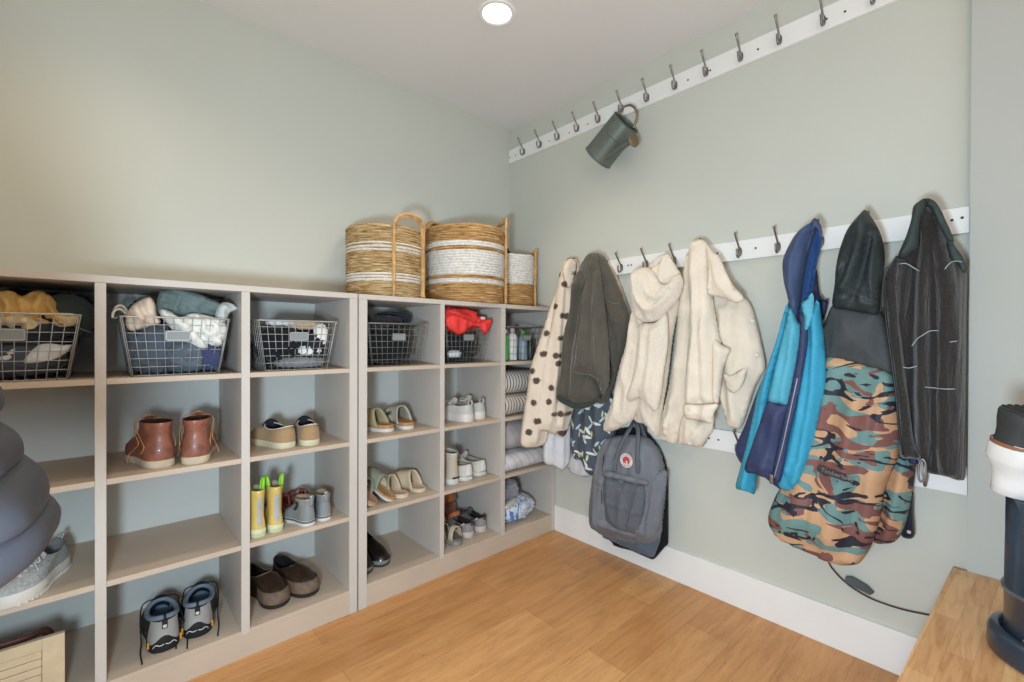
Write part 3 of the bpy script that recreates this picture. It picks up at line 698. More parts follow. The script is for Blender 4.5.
for (lab, x, y, rz, mir) in (('off-white canvas low-top sneaker, middle of the three in its row', -.650, -.395, R90+.10, 1), ('off-white canvas low-top sneaker nearest the right cubby wall', -.534, -.375, R90+.20, -1)):
    shoe('canvas_sneaker', lab, 'sneaker', (x, y, .4355), rz, .30, .118, [(0, .97), (.003, 1.01), (.028, 1.01), (.030, .985)], low(.092, .030, .55, .014), VM, mir, 'off-white canvas sneakers', laces=(.80, .60, 4, .02), extra=cv_extra, tongue=(.52, .03, .055))
HT = dict(VM); HT['upper'] = M('beige_canvas', '#C2B4A0', .85, .05, 20, bump=.15, bscale=400)
def ht_extra(t, L, W, K, top, yc, m):
    obj('heel_label', box(-.0085, -.004, -.020, .020, .034, .042, .001), M('black_heel_label', '#1C1A1C', .5), t, world=False)
    obj('collar_binding', tube(ring(L, W, .168, -.006, .49, .89, 1, 0, **K), .003, 8, True), m['patch'], t, world=False)
shoe('high_top_sneaker', 'beige high-top sneaker by the left cubby wall', 'sneaker', (-.752, -.400, .4355), R90-.06, .27, .104, [(0, .97), (.003, 1.01), (.028, 1.01), (.030, .985)],
     [(.028, 0, 1, 1, 0), (.046, 0, .985, 1, .08), (.062, .006, .93, .97, .16), (.078, .012, .82, .93, .3), (.094, .016, .68, .9, .5), (.112, .016, .58, .86, .75), (.14, .006, .52, .86, 1), (.168, -.006, .49, .88, 1)], HT, -1, None, extra=ht_extra, laces=(.80, .62, 3, .02), tongue=(.46, .02, .055))
# --- bottom cubby: brown strap sandals leaning behind, grey-white trail sandals, pale strap sandals
LM = dict(sole=M('dark_sandal_sole', '#3B2A20', .7), footbed=M('brown_footbed', '#6C3B25', .6), upper=M('cognac_strap', '#A8663A', .4, .15, 20), metal=DM['metal'])
mule('strap_sandal', 'brown leather strap sandal stood behind grey trail shoes, left one', 'sandal', -.755, -.245, .125, 0, LM, 1, 'brown strap sandals', L=.255, W=.10, layers=((0, .010, 'sole'), (.010, .022, 'footbed')), bands=((.50, .68, .064, .055, 0, 0, False), (.74, .88, .052, .046, 0, 0, False), (.14, .24, .075, .075, 0, 0, False)), rot=(0, -.95, R90+.02))
mule('strap_sandal', 'brown leather strap sandal stood behind grey trail shoes, right one', 'sandal', -.645, -.225, .125, 0, LM, -1, 'brown strap sandals', L=.255, W=.10, layers=((0, .010, 'sole'), (.010, .022, 'footbed')), bands=((.50, .68, .064, .055, 0, 0, False), (.74, .88, .052, .046, 0, 0, False), (.14, .24, .075, .075, 0, 0, False)), rot=(0, -.95, R90-.04))
PM = dict(sole=M('grey_ridged_sole', '#8B857C', .7, .15, 60), footbed=M('grey_footbed', '#6D6861', .7), upper=M('pale_cream_strap', '#CDBBA2', .7), metal=M('gold_buckle', '#B08B4A', .3, .05, 20, metal=.9))
mule('buckle_sandal', 'grey-soled sandal with pale strap and gold buckle, front left of the bottom row', 'sandal', -.738, -.425, .1055, R90+.06, PM, 1, 'grey-soled buckle sandals', L=.25, W=.088, layers=((0, .026, 'sole'), (.026, .038, 'footbed')), bands=((.10, .22, .07, .07, 0, 0, False), (.55, .75, .055, .05, 0, 0, False)), buckle=True)
mule('buckle_sandal', 'grey-soled sandal with pale strap, half hidden by the left divider of the bottom row', 'sandal', -.826, -.395, .1055, R90+.02, PM, -1, 'grey-soled buckle sandals', L=.25, W=.086, layers=((0, .026, 'sole'), (.026, .038, 'footbed')), bands=((.10, .22, .07, .07, 0, 0, False), (.55, .75, .055, .05, 0, 0, False)))
AM = dict(sole=M('pinkish_white_sole', '#CDBFB4', .6), upper=M('dark_grey_mesh', '#6E6762', .75, .35, 50, bump=.3, bscale=300), lining=M('charcoal_lining', '#29262A', .9), lace=M('grey_cord', '#3A3A3E', .8), tab=M('white_overlay', '#C9C4BE', .6), counter=M('bluegrey_counter', '#8F8A86', .6))
def tr_extra(t, L, W, K, top, yc, m):
    obj('heel_overlay', shell([ring(L, W, z, s0, s1, w, b, **K) for z, s0, s1, w, b in ((.036, 0, 1, 1, 0), (.05, 0, .97, 1, .1), (.064, .006, .88, .95, .24), (.078, .012, .72, .88, .5))], .0028, keep=lambda q: q < .16), m['counter'], t, world=False)
    obj('side_overlay', join(*[tube(spline([(L*.10, sg*W*.33, .082), (L*.2, sg*W*.40+yc(.2), .062), (L*.34, sg*W*.38+yc(.34), .044)], 4), .0042, 6) for sg in (-1, 1)]), m['tab'], t, world=False)
    obj('heel_loop', ribbon(spline([(-.002, 0, .07), (-.009, 0, .092), (.004, 0, .102), (.018, 0, .092)], 4), .011, .003, (0, 1, 0)), m['lace'], t, world=False)
for (lab, x, y, rz, mir) in (('grey mesh trail shoe with pale sole, left of its pair', -.630, -.385, R90+.05, 1), ('grey mesh trail shoe with pale sole, right of its pair', -.527, -.372, R90+.10, -1)):
    shoe('trail_shoe', lab, 'shoe', (x, y, .1055), rz, .26, .098, [(0, .95), (.004, 1.02), (.028, 1.02), (.034, .99)], low(.086, .034, .55, .012), AM, mir, 'grey mesh trail shoes', laces=(.78, .60, 3, .018), extra=tr_extra, tongue=(.52, .02, .05))
# red strap sandals behind the small grey boots
RM = dict(sole=M('red_sandal_sole', '#6E3A33', .7), footbed=M('red_footbed', '#7E463D', .7), upper=M('dusty_red_strap', '#8C463E', .6), metal=DM['metal'])
for lab, x, y, rz in (('dusty red strap sandal behind the grey rain boots, left one', -1.560, -.225, R90+.1), ('dusty red strap sandal behind the grey rain boots, right one', -1.475, -.215, R90+.05)):
    mule('child_sandal', lab, 'sandal', x, y, .4355, rz, RM, 1, 'dusty red sandals', L=.17, W=.072, layers=((0, .012, 'sole'), (.012, .022, 'footbed')), bands=((.02, .14, .075, .075, 0, 0, False), (.34, .46, .07, .062, 0, 0, False), (.6, .8, .05, .042, 0, 0, False)))
# --- grey mesh sneaker, heel into the left cubby
NM = dict(sole=M('white_foam_sole', '#D8D5CC', .6, .04, 20, bump=.3, bscale=60), upper=M('grey_knit', '#9DA09F', .9, .25, 120, bump=.5, bscale=260), lining=M('grey_lining', '#6E7070', .9), lace=M('grey_lace', '#B9BAB8', .8))
def ns_extra(t, L, W, K, top, yc, m):
    obj('heel_pull', tube(spline([(.004, 0, .088), (-.014, 0, .100), (-.010, 0, .108), (.012, 0, .102)], 4), .0032, 6), m['lace'], t, world=False)
    ds = []
    for k in range(20):
        s = .06+.88*k/19
        for sg in (-1, 1): ds.append(box(L*s-.004, L*s+.004, sg*foot(s)*W*.5+yc(s)-.004, sg*foot(s)*W*.5+yc(s)+.004, .0006, .009, .001))
    obj('tread_lugs', join(*ds), m['sole'], t, world=False, smooth=False)
shoe('running_sneaker', 'grey mesh running sneaker with thick white sole under the dark puffer jacket', 'sneaker', (-2.285, -.205, .4355), -R90-.42, .285, .108, [(0, .94), (.004, 1.0), (.03, 1.03), (.040, 1.0)], low(.095, .04, .53, .012), NM, 1, None, extra=ns_extra, laces=(.80, .58, 4, .02), tongue=(.5, .022, .055), sole_over=1.06)
# ------------------------------------------------------------------ wire baskets in the top cubbies
def wire_basket(label, cx, wid=.315, dep=.36, y0=-.437, h=.205, nx=11, nz=7, z=1.0955, taper=.030, card=.058, mt='wire'):
    t = thing('wire_basket', label, 'basket', (cx, y0+dep/2, z), 0, 'wire baskets in the top cubbies')
    def fr(f):      # half sizes at height fraction
        return (wid/2-taper*(1-f), dep/2-taper*.8*(1-f))
    def rect(f, zz):
        a, b = fr(f); r = .02; pts = []
        for (sx, sy, a0) in ((1, -1, -PI/2), (1, 1, 0), (-1, 1, PI/2), (-1, -1, PI)):
            for k in range(4):
                an = a0+PI/2*k/3
                pts.append((sx*(a-r)+r*math.cos(an), sy*(b-r)+r*math.sin(an), zz))
        return pts
    ds = []
    for i in range(nz):
        f = i/(nz-.0001); ds.append(tube(rect(f, .003+f*h), .0012, 6, True))
    for i in range(nx+1):
        q = -1+2*i/nx
        for sy in (-1, 1):
            p0 = (q*(fr(0)[0]-.004), sy*fr(0)[1], .003); p1 = (q*(fr(1)[0]-.004), sy*fr(1)[1], h)
            ds.append(tube([p0, p1], .0012, 6))
        ds.append(tube([(q*(fr(0)[0]-.004), -fr(0)[1], .003), (q*(fr(0)[0]-.004), fr(0)[1], .003)], .0011, 5))
    ny = int(nx*dep/wid)
    for i in range(ny+1):
        q = -1+2*i/ny
        for sx in (-1, 1): ds.append(tube([(sx*fr(0)[0], q*(fr(0)[1]-.004), .003), (sx*fr(1)[0], q*(fr(1)[1]-.004), h)], .0012, 6))
    obj('wire_mesh', join(*ds), MT[mt], t, world=False)
    obj('rim', tube(rect(1, h), .0032, 8, True), MT[mt], t, world=False)
    for sx in (-1, 1):
        x = sx*fr(1)[0]; hd = tube(spline([(x, -.05, h), (x+sx*.016, -.045, h-.004), (x+sx*.022, 0, h-.008), (x+sx*.016, .045, h-.004), (x, .05, h)], 5), .0026, 8)
        obj('handle', hd, MT[mt], t, world=False)
    yf = -fr(.72)[1]-.003
    lx = -.0 if card else 0
    lb = obj('label_holder', join(box(lx-.037, lx+.037, yf-.002, yf, h*.60, h*.60+.036, .0008), box(lx-.037, lx+.037, yf-.004, yf-.002, h*.60+.032, h*.60+.036, .0006), box(lx-.037, lx+.037, yf-.004, yf-.002, h*.60, h*.60+.004, .0006), box(lx-.037, lx-.033, yf-.004, yf-.002, h*.60, h*.60+.036, .0006), box(lx+.033, lx+.037, yf-.004, yf-.002, h*.60, h*.60+.036, .0006)), MT[mt], t, world=False, smooth=False)
    obj('card', box(lx-.033, lx+.033, yf-.0032, yf-.0019, h*.60+.004, h*.60+.032), MT['label_card'], t, world=False, smooth=False)
    return t
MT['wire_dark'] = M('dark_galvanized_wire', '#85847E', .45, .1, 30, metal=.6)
wire_basket('wire basket with yellow leather gloves and a dark cap, in the leftmost top cubby', -2.386)
wire_basket('wire basket stuffed with white and grey-green knits, in the top cubby above the brown boots', -1.976)
wire_basket('wire basket of dark clothes with white scraps, above the tan slip-on shoes', -1.568, wid=.31, nx=11)
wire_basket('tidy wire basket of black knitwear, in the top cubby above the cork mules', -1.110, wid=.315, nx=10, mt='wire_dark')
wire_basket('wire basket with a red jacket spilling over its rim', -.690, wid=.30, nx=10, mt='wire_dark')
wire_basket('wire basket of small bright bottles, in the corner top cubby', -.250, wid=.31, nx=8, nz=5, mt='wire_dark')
CL = {}
def cl(n, c, **k):
    if n not in CL: CL[n] = fabric('cloth_'+n, c, **k)
    return CL[n]
def crumple(name, label, cat, c, size, col, seed, fold=.3, rot=0.0, grp=None, mat=None, freq=5.0):
    o = obj(name, lump((0, 0, 0), size, seed, fold, 28, 1.0, rot, freq), mat or cl(*col))
    o.location = c
    return tag(o, label, cat, grp)
ZB = 1.105
# leftmost basket
GL = M('yellow_work_leather', '#D2AB68', .8, .22, 14, bump=.2, bscale=120); GC = M('cream_glove_cuff', '#DFCDA4', .85, .12, 20)
def shelf_frame(y): return (Vector((0, y, 0)), Vector((1, 0, 0)), Vector((0, 0, 1)), Vector((0, -1, 0)))
def draped(t, nm, y, out, m, folds=(), th=.022, seed=0, amp=.012, rim=.022, back=.02, ku=26, kv=16):
    return obj(nm, cloth(out, 0.0, th, back, shelf_frame(y), folds, .0065, rim, (amp, ku, kv), seed), m, t)
t = thing('leather_glove', 'yellow leather work glove spread over the left of the basket, behind the name card', 'glove', (-2.42, -.38, 1.30), 0, 'yellow leather gloves')
draped(t, 'hand', -.375, [(-24, 300), (-12, 293), (0, 291), (12, 291), (22, 296), (34, 291), (44, 292), (49, 299), (47, 311), (40, 317), (50, 322), (43, 330), (30, 328), (18, 331), (5, 326), (-15, 322)], GL, [([(0, 293), (10, 308), (6, 324)], .016, .010), ([(20, 296), (24, 312), (34, 326)], .018, .010), ([(42, 295), (36, 310), (46, 322)], .014, .010), ([(12, 292), (17, 310), (20, 328)], -.014, .008), ([(30, 294), (32, 312), (40, 326)], -.014, .008)], seed=3)
draped(t, 'cuff', -.392, [(-10, 315), (6, 311), (20, 312), (32, 317), (40, 324), (36, 331), (20, 332), (4, 328), (-8, 324)], GC, [([(6, 313), (12, 328)], .010, .008), ([(22, 314), (28, 330)], .010, .008)], seed=4, th=.014)
t = thing('leather_glove', 'yellow leather work glove drooping over the basket rim beside the dark cap', 'glove', (-2.29, -.38, 1.30), 0, 'yellow leather gloves')
draped(t, 'hand', -.36, [(40, 302), (44, 294), (51, 296), (58, 305), (64, 312), (71, 313), (78, 316), (77, 322), (68, 326), (57, 327), (48, 323), (42, 313)], GL, [([(48, 297), (54, 312), (62, 324)], .016, .009), ([(62, 312), (70, 318), (74, 323)], .012, .008), ([(52, 300), (60, 316)], -.012, .007)], seed=8)
draped(t, 'cuff', -.385, [(54, 316), (66, 313), (77, 315), (78, 323), (66, 327), (55, 325)], GC, [([(60, 316), (70, 324)], .008, .008)], seed=9, th=.012)
capm = fabric('cap_green', '#3B4540')
def cap():
    t = thing('winter_hat', 'dark green-black cap standing at the right end of the glove basket', 'cap', (-2.268, -.30, 1.295), 0, None, rot=(.25, .55, .3))
    prof = [(.075, -.03), (.079, -.02), (.078, .0), (.070, .035), (.052, .062), (.028, .076), (.002, .08)]
    obj('crown', lathe(prof, 32), capm, t, world=False)
    obj('band', lathe([(.077, -.034), (.082, -.032), (.083, -.006), (.079, -.004)], 32), fabric('cap_band', '#23292A'), t, world=False)
    obj('piping', tube([(.0815*math.cos(a), .0815*math.sin(a), -.004) for a in np.linspace(0, 2*PI, 40)[:-1]], .0025, 6, True), M('cap_piping', '#8D9A92', .5), t, world=False)
cap()
crumple('folded_clothes', 'dark slate folded cloth at the bottom of the glove basket', 'clothes', (-2.39, -.30, 1.165), (.235, .20, .115), ('slate', '#4A535C'), 31, .25)
crumple('folded_clothes', 'navy cloth below the yellow gloves', 'clothes', (-2.36, -.31, 1.245), (.25, .2, .06), ('navy', '#2B3340'), 35, .25)
crumple('dark_coat', 'black garment pushed behind the glove basket', 'clothes', (-2.36, -.13, 1.30), (.30, .13, .17), ('black', '#14171B'), 36, .3)
crumple('teal_scarf', 'teal scrap of cloth hanging at the back of the leftmost top cubby', 'cloth', (-2.232, -.10, 1.335), (.045, .10, .10), ('teal', '#3C7480'), 37, .3)
# second basket
def knit(name, label, col, y, out, folds, seed, th=.03, amp=.014, **kk):
    t = thing(name, label, 'knitwear', tuple(_hit(sum(p[0] for p in out)/len(out), sum(p[1] for p in out)/len(out), 1, y)))
    draped(t, 'cloth', y, out, cl(*col), folds, th, seed, amp, **kk)
knit('sun_visor', 'white crescent-shaped visor behind the wires, right of the name card', ('whitev', '#D5D9DC'), -.405, [(23, 362), (30, 352), (39, 345), (50, 343.5), (62, 345), (72, 345), (66, 353), (55, 359), (42, 362), (32, 363)], [([(34, 356), (60, 349)], .006, .008)], 45, th=.010, amp=.003)
knit('cloth_scrap', 'white corner of cloth behind the wires, below the name card', ('whitev', '#D5D9DC'), -.405, [(-2, 358), (6, 353), (15, 348), (13, 356), (8, 360), (0, 360)], [], 46, th=.008, amp=.003)
knit('knit_hat', 'blush and cream knit bunched at the left end of the second basket', ('blush', '#DCC8B4'), -.385, [(126, 316), (131, 306), (142, 299), (150, 297), (155, 303), (157, 314), (161, 322), (154, 326), (142, 329), (131, 331), (126, 325)], [([(134, 306), (140, 318), (136, 329)], .016, .012), ([(147, 300), (150, 314), (156, 323)], .016, .012), ([(141, 303), (146, 318), (146, 327)], -.014, .008)], 41)
knit('knit_scarf', 'white knit pushed against the front wires beside the name card', ('whitek', '#DEDDD6'), -.395, [(160, 309), (170, 311), (180, 317), (192, 313), (206, 315), (222, 320), (227, 329), (223, 343), (212, 349), (198, 349), (186, 344), (177, 336), (168, 325), (161, 317)], [([(172, 313), (186, 330), (200, 346)], .016, .012), ([(195, 315), (204, 330), (218, 342)], .018, .012), ([(208, 318), (216, 330)], .012, .010), ([(184, 318), (198, 334), (210, 347)], -.012, .008)], 42)
knit('knit_scarf', 'grey-green knit heaped on top of the second basket', ('sage', '#6C7C79'), -.33, [(152, 312), (156, 303), (160, 292), (170, 289), (186, 290), (202, 295), (218, 302), (229, 308), (226, 318), (212, 318), (196, 316), (180, 319), (164, 318)], [([(160, 294), (180, 300), (210, 312)], .020, .012), ([(175, 291), (200, 299), (226, 311)], .020, .012), ([(160, 304), (178, 311), (200, 314)], .014, .010), ([(166, 297), (190, 304), (214, 314)], -.016, .008)], 43, th=.035)
knit('knit_scarf', 'pale grey cloth hanging over the right end of the second basket', ('paleg2', '#C3C8C5'), -.385, [(218, 306), (224, 302), (233, 304), (238, 309), (230, 313), (226, 322), (219, 328), (215, 318)], [([(226, 304), (220, 324)], .010, .009)], 44, th=.018)
crumple('jeans', 'dark slate-blue garment rolled at the lower left of the second basket', 'clothes', (-2.045, -.335, 1.19), (.135, .15, .165), ('dslate', '#4E5A66'), 45, .3, freq=7)
crumple('jeans', 'slate garment at the bottom middle of the second basket', 'clothes', (-1.945, -.335, 1.165), (.13, .17, .115), ('mslate', '#58636C'), 46, .3, freq=7)
crumple('t_shirt', 'navy blue cloth at the bottom right of the second basket', 'clothes', (-1.875, -.35, 1.16), (.08, .15, .10), ('royal', '#3A4262'), 47, .25)
crumple('dark_hat', 'black garment behind the cream knit in the second basket', 'clothes', (-2.035, -.20, 1.31), (.14, .15, .11), ('black', '#14171B'), 48, .3)
t = thing('drawstring', 'cream cord looped over the left end of the second basket', 'cord', (-2.115, -.38, 1.30))
obj('cord', tube(spline([(-2.11, -.37, 1.302), (-2.13, -.40, 1.325), (-2.148, -.405, 1.318), (-2.152, -.405, 1.296)], 5), .004, 8), cl('cordc', '#C9BFA8'), t)
obj('cord', tube(spline([(-2.105, -.36, 1.305), (-2.125, -.385, 1.337), (-2.142, -.39, 1.333), (-2.15, -.38, 1.31)], 5), .004, 8), cl('cordc', '#C9BFA8'), t)
# third basket
crumple('dark_clothes', 'black clothes filling the left of the third wire basket', 'clothes', (-1.62, -.31, 1.20), (.165, .21, .17), ('black', '#14171B'), 51, .35, freq=7)
crumple('dark_clothes', 'midnight blue clothes filling the right of the third wire basket', 'clothes', (-1.50, -.30, 1.19), (.115, .22, .15), ('midn', '#20242E'), 52, .35, freq=7)
crumple('cloth_scrap', 'white cloth scrap by the right wires of the third basket', 'cloth', (-1.468, -.395, 1.245), (.055, .035, .085), ('whitek', '#D9D8D2'), 53, .3)
crumple('cloth_scrap', 'white ribbon of cloth under the name card of the third basket', 'cloth', (-1.515, -.402, 1.178), (.085, .022, .038), ('whitek', '#D9D8D2'), 54, .35)
crumple('cloth_scrap', 'beige scrap of knit at the top of the third basket', 'cloth', (-1.545, -.37, 1.285), (.145, .05, .035), ('beigek', '#B9A489'), 55, .35, rot=-.1)
crumple('cloth_scrap', 'pale strip of cloth lying along the rim of the third basket', 'cloth', (-1.625, -.38, 1.292), (.10, .035, .022), ('paleg', '#C3C7CA'), 56, .3)
crumple('cloth_scrap', 'grey cloth at the bottom of the third basket', 'cloth', (-1.55, -.39, 1.128), (.18, .05, .04), ('midgrey', '#77797C'), 57, .4, freq=8)
# fourth basket
crumple('black_knitwear', 'black knitwear filling the tidy basket', 'clothes', (-1.11, -.27, 1.195), (.245, .26, .18), ('black', '#14171B'), 61, .25, freq=7)
crumple('black_knitwear', 'dark charcoal knit lying on the top of the tidy basket', 'clothes', (-1.135, -.25, 1.315), (.20, .24, .06), ('char', '#2B2B2D'), 62, .3)
crumple('black_knitwear', 'dark navy hat on the right of the tidy basket', 'clothes', (-1.02, -.20, 1.335), (.14, .19, .07), ('navy2', '#232B38'), 63, .3)
# fifth basket
redm = fabric('red_nylon', '#E0403C', rough=.45, sheen=0)
t = thing('red_jacket', 'bright red jacket spilling over the front of a wire basket', 'jacket', (-.70, -.30, 1.31))
SH = (Vector((0, -.448, 0)), Vector((1, 0, 0)), Vector((0, 0, 1)), Vector((0, -1, 0)))
obj('body', lump((-.715, -.31, 1.335), (.245, .24, .125), 71, .28, 30, freq=4), redm, t)
obj('drape', cloth([(-.85, 1.33), (-.80, 1.355), (-.72, 1.335), (-.63, 1.315), (-.565, 1.34), (-.54, 1.322), (-.565, 1.275), (-.585, 1.252), (-.605, 1.262), (-.63, 1.29), (-.665, 1.295), (-.70, 1.285), (-.73, 1.262), (-.77, 1.25), (-.81, 1.268), (-.84, 1.29)], .004, .012, .012, SH, [([(-.73, 1.33), (-.745, 1.27)], .012, .012), ([(-.60, 1.32), (-.59, 1.27)], .010, .012), ([(-.80, 1.33), (-.79, 1.27)], .008, .012)], .011, .03, (.004, 20, 12), px=False), redm, t)
obj('sleeve', lump((-.592, -.37, 1.325), (.085, .12, .065), 73, .3, 20), redm, t)
obj('tag', box(-.608, -.578, -.437, -.4345, 1.338, 1.352, .0008), M('white_tag', '#CFCFCC', .6), t)
crumple('black_bag', 'black pouch on top of the red jacket', 'pouch', (-.630, -.26, 1.372), (.10, .14, .06), ('black', '#14171B'), 74, .3)
crumple('dark_clothes', 'black and white printed clothes in the lower part of the red jacket basket', 'clothes', (-.69, -.28, 1.175), (.225, .25, .14), ('blackw', '#1D1F22'), 75, .35, freq=7)
crumple('cloth_scrap', 'white printed cloth at the lower left of the red jacket basket', 'cloth', (-.765, -.405, 1.147), (.075, .03, .035), ('paleg', '#C3C7CA'), 76, .4, freq=8)
# corner basket: small bottles and tubes
def bottle(label, x, y, h, r, body, capc, n='spray_bottle'):
    t = thing(n, label, 'bottle', (x, y, 1.1005), 0, 'bottles in the corner basket')
    obj('body', lathe([(.001, 0), (r*.92, 0), (r, .006), (r, h*.68), (r*.85, h*.78), (r*.42, h*.84), (r*.42, h*.88), (.001, h*.88)], 24), body, t, world=False)
    obj('cap', lathe([(r*.52, h*.86), (r*.56, h*.87), (r*.5, h*.985), (r*.4, h), (.001, h)], 20), capc, t, world=False)
gm = M('green_plastic', '#45A64A', .35); wm = M('white_plastic', '#D6D6D2', .4); pk = M('pink_grey_plastic', '#B79DAE', .5); bk = M('black_plastic', '#202225', .4); bl = M('grey_blue_plastic', '#8EA0A8', .4)
bottle('green bottle with white round cap, against the left wires', -.382, -.385, .185, .024, gm, wm)
bottle('white bottle with pink-grey cap in the corner basket', -.318, -.38, .195, .030, wm, pk)
bottle('grey-blue bottle with bright green cap in the corner basket', -.235, -.385, .180, .029, bl, gm)
bottle('black bottle at the right of the corner basket', -.165, -.38, .16, .027, bk, bl)
crumple('brown_cloth', 'brown scrap of cloth at the bottom of the corner basket', 'cloth', (-.25, -.30, 1.13), (.22, .12, .045), ('brownc', '#6A5243'), 81, .3)
# ------------------------------------------------------------------ folded textiles in the corner column
def stripe_mat(name, base, line, freq, wid, warp=1.2, axis=0, extra=None):
    t = NT(name); w_ = t.n('TexWave', wave_type='BANDS', bands_direction='XYZ'[axis], Scale=freq, Distortion=warp, Detail=1.0)
    w_.inputs['Detail Scale'].default_value = .6
    t.l(t.mapping(), w_.inputs['Vector'])
    c = t.ramp(w_.outputs['Fac'], [(0, base), (wid, base), (wid+.06, line)])
    t.col(c); t.b.inputs['Roughness'].default_value = .9; t.b.inputs['Specular IOR Level'].default_value = .2
    return t.m
def folded(name, label, cat, x0, x1, y0, y1, z0, z1, layers, m, seed, grp=None, n=20):
    """a folded textile: `layers` rolled folds facing the front, each a part-free ridge of one continuous stack"""
    prof = []
    H = z1-z0
    V, Fs = [], []
    loops = []
    nu = 16
    for i in range(nu+1):
        u = i/nu; x = x0+(x1-x0)*u; e = min(u, 1-u); sq = 1-(max(0, .07-e)/.07)**2*.35
        lp = []
        for k in range(layers):
            za = z0+H*k/layers; zb = z0+H*(k+1)/layers; r = (zb-za)/2
            for a in np.linspace(-PI/2, PI/2, 9):
                bul = 1+.25*noise.noise(Vector((u*3+seed, k*2.7, seed)))
                lp.append((x, y0+r*(1-math.cos(a))*1.0*bul+.008*noise.noise(Vector((u*4, k+seed, 1.0))), (za+r)*1.0+r*math.sin(a)*.98))
        top = lp[-1]; bot = lp[0]
        lp += [(x, (y0+y1)/2, z1+.004*noise.noise(Vector((u*5, seed, 3)))), (x, y1, z1), (x, y1, (z0+z1)/2), (x, y1, z0), (x, (y0+y1)/2, z0)]
        cz = (z0+z1)/2
        lp = [(p[0], p[1], z0+(p[2]-z0)*(sq if p[2] > cz else 1)) for p in lp]
        loops.append(lp)
    nv = len(loops[0]); V = [p for lp in loops for p in lp]
    Fs = grid_faces(nu+1, nv, True)+[tuple(range(nv)), tuple(nu*nv+k for k in range(nv))]
    o = obj(name, (V, Fs), m, autosmooth=1.3)
    return tag(o, label, cat, grp)
st = stripe_mat('black_pinstripe_cloth', '#CFC9C0', '#3A3A40', 13, .80, 3.5)
folded('folded_blanket', 'black-striped cream blanket folded on top of another, in the corner column', 'blanket', -.432, -.065, -.43, -.06, .895, 1.035, 1, st, 2.0, 'striped folded blankets')
st2 = stripe_mat('black_pinstripe_cloth_lower', '#CDC3B6', '#4A4648', 13, .80, 4.0)
folded('folded_blanket', 'black-striped cream blanket folded underneath another, in the corner column', 'blanket', -.432, -.065, -.435, -.06, .7685, .894, 1, st2, 5.0, 'striped folded blankets')
def plaid(name, cols):
    t = NT(name)
    a = t.n('TexWave', wave_type='BANDS', bands_direction='X', Scale=3.2); b = t.n('TexWave', wave_type='BANDS', bands_direction='Z', Scale=3.6)
    mp = t.mapping(rot=(0, .5, 0)); t.l(mp, a.inputs['Vector']); t.l(mp, b.inputs['Vector'])
    ca = t.ramp(a.outputs['Fac'], [(0, cols[0]), (.35, cols[1]), (.6, cols[2]), (.8, cols[3])], True)
    cb = t.ramp(b.outputs['Fac'], [(0, cols[0]), (.4, cols[3]), (.7, cols[1])], True)
    t.col(t.mix(.5, ca, cb)); t.b.inputs['Roughness'].default_value = .9
    return t.m
folded('plaid_blanket', 'large grey-lilac and green plaid blanket folded above a rolled one', 'blanket', -.432, -.060, -.40, -.05, .541, .725, 1, plaid('muted_plaid', ['#BDB6B4', '#A9A3A8', '#A3A892', '#B7A9B0']), 7.0, 'plaid blankets')
folded('plaid_blanket', 'pale white and lilac plaid blanket rolled at the front of the shelf', 'blanket', -.432, -.055, -.445, -.12, .4355, .540, 1, plaid('pale_plaid', ['#D7D4D4', '#C6C2C8', '#A49FB0', '#D0CBC6']), 9.0, 'plaid blankets')
def toile():
    t = NT('blue_white_floral'); n1 = t.n('TexNoise', Scale=16.0, Detail=2.5, Distortion=1.8); t.l(t.mapping(), n1.inputs['Vector'])
    c = t.ramp(n1.outputs['Fac'], [(.0, '#3F66A5'), (.40, '#5D83BC'), (.47, '#D8DADD'), (.56, '#DADCDE'), (.60, '#7C9CCB'), (.66, '#D5D8DC')])
    t.col(c); t.b.inputs['Roughness'].default_value = .85; return t.m
def lump_thing(name, label, cat, c, size, m, seed, fold=.22, rot=0.0, freq=4.0):
    o = obj(name, lump((0, 0, 0), size, seed, fold, 30, 1.0, rot, freq), m); o.location = c; return tag(o, label, cat)
lump_thing('floral_cushion', 'blue and white floral cloth bundle at the bottom of the corner column', 'cloth bundle', (-.275, -.27, .172), (.33, .30, .135), toile(), 91, .18)
lump_thing('grey_cloth_roll', 'grey and white cloth lying on the blue floral bundle', 'cloth', (-.325, -.24, .285), (.22, .26, .115), fabric('grey_patterned_cloth', '#8F9296', .3), 92, .3, .2)
lump_thing('blue_cloth', 'bright blue cloth tucked at the top of the bottom corner cubby', 'cloth', (-.345, -.20, .355), (.13, .18, .07), fabric('bright_blue_cloth', '#2F62A8', .2), 93, .3)
lump_thing('white_cloth', 'thin white rolled strap across the floral bundle', 'strap', (-.34, -.395, .235), (.17, .03, .03), fabric('white_strap_cloth', '#CFCBC4', .08), 94, .15, .45)
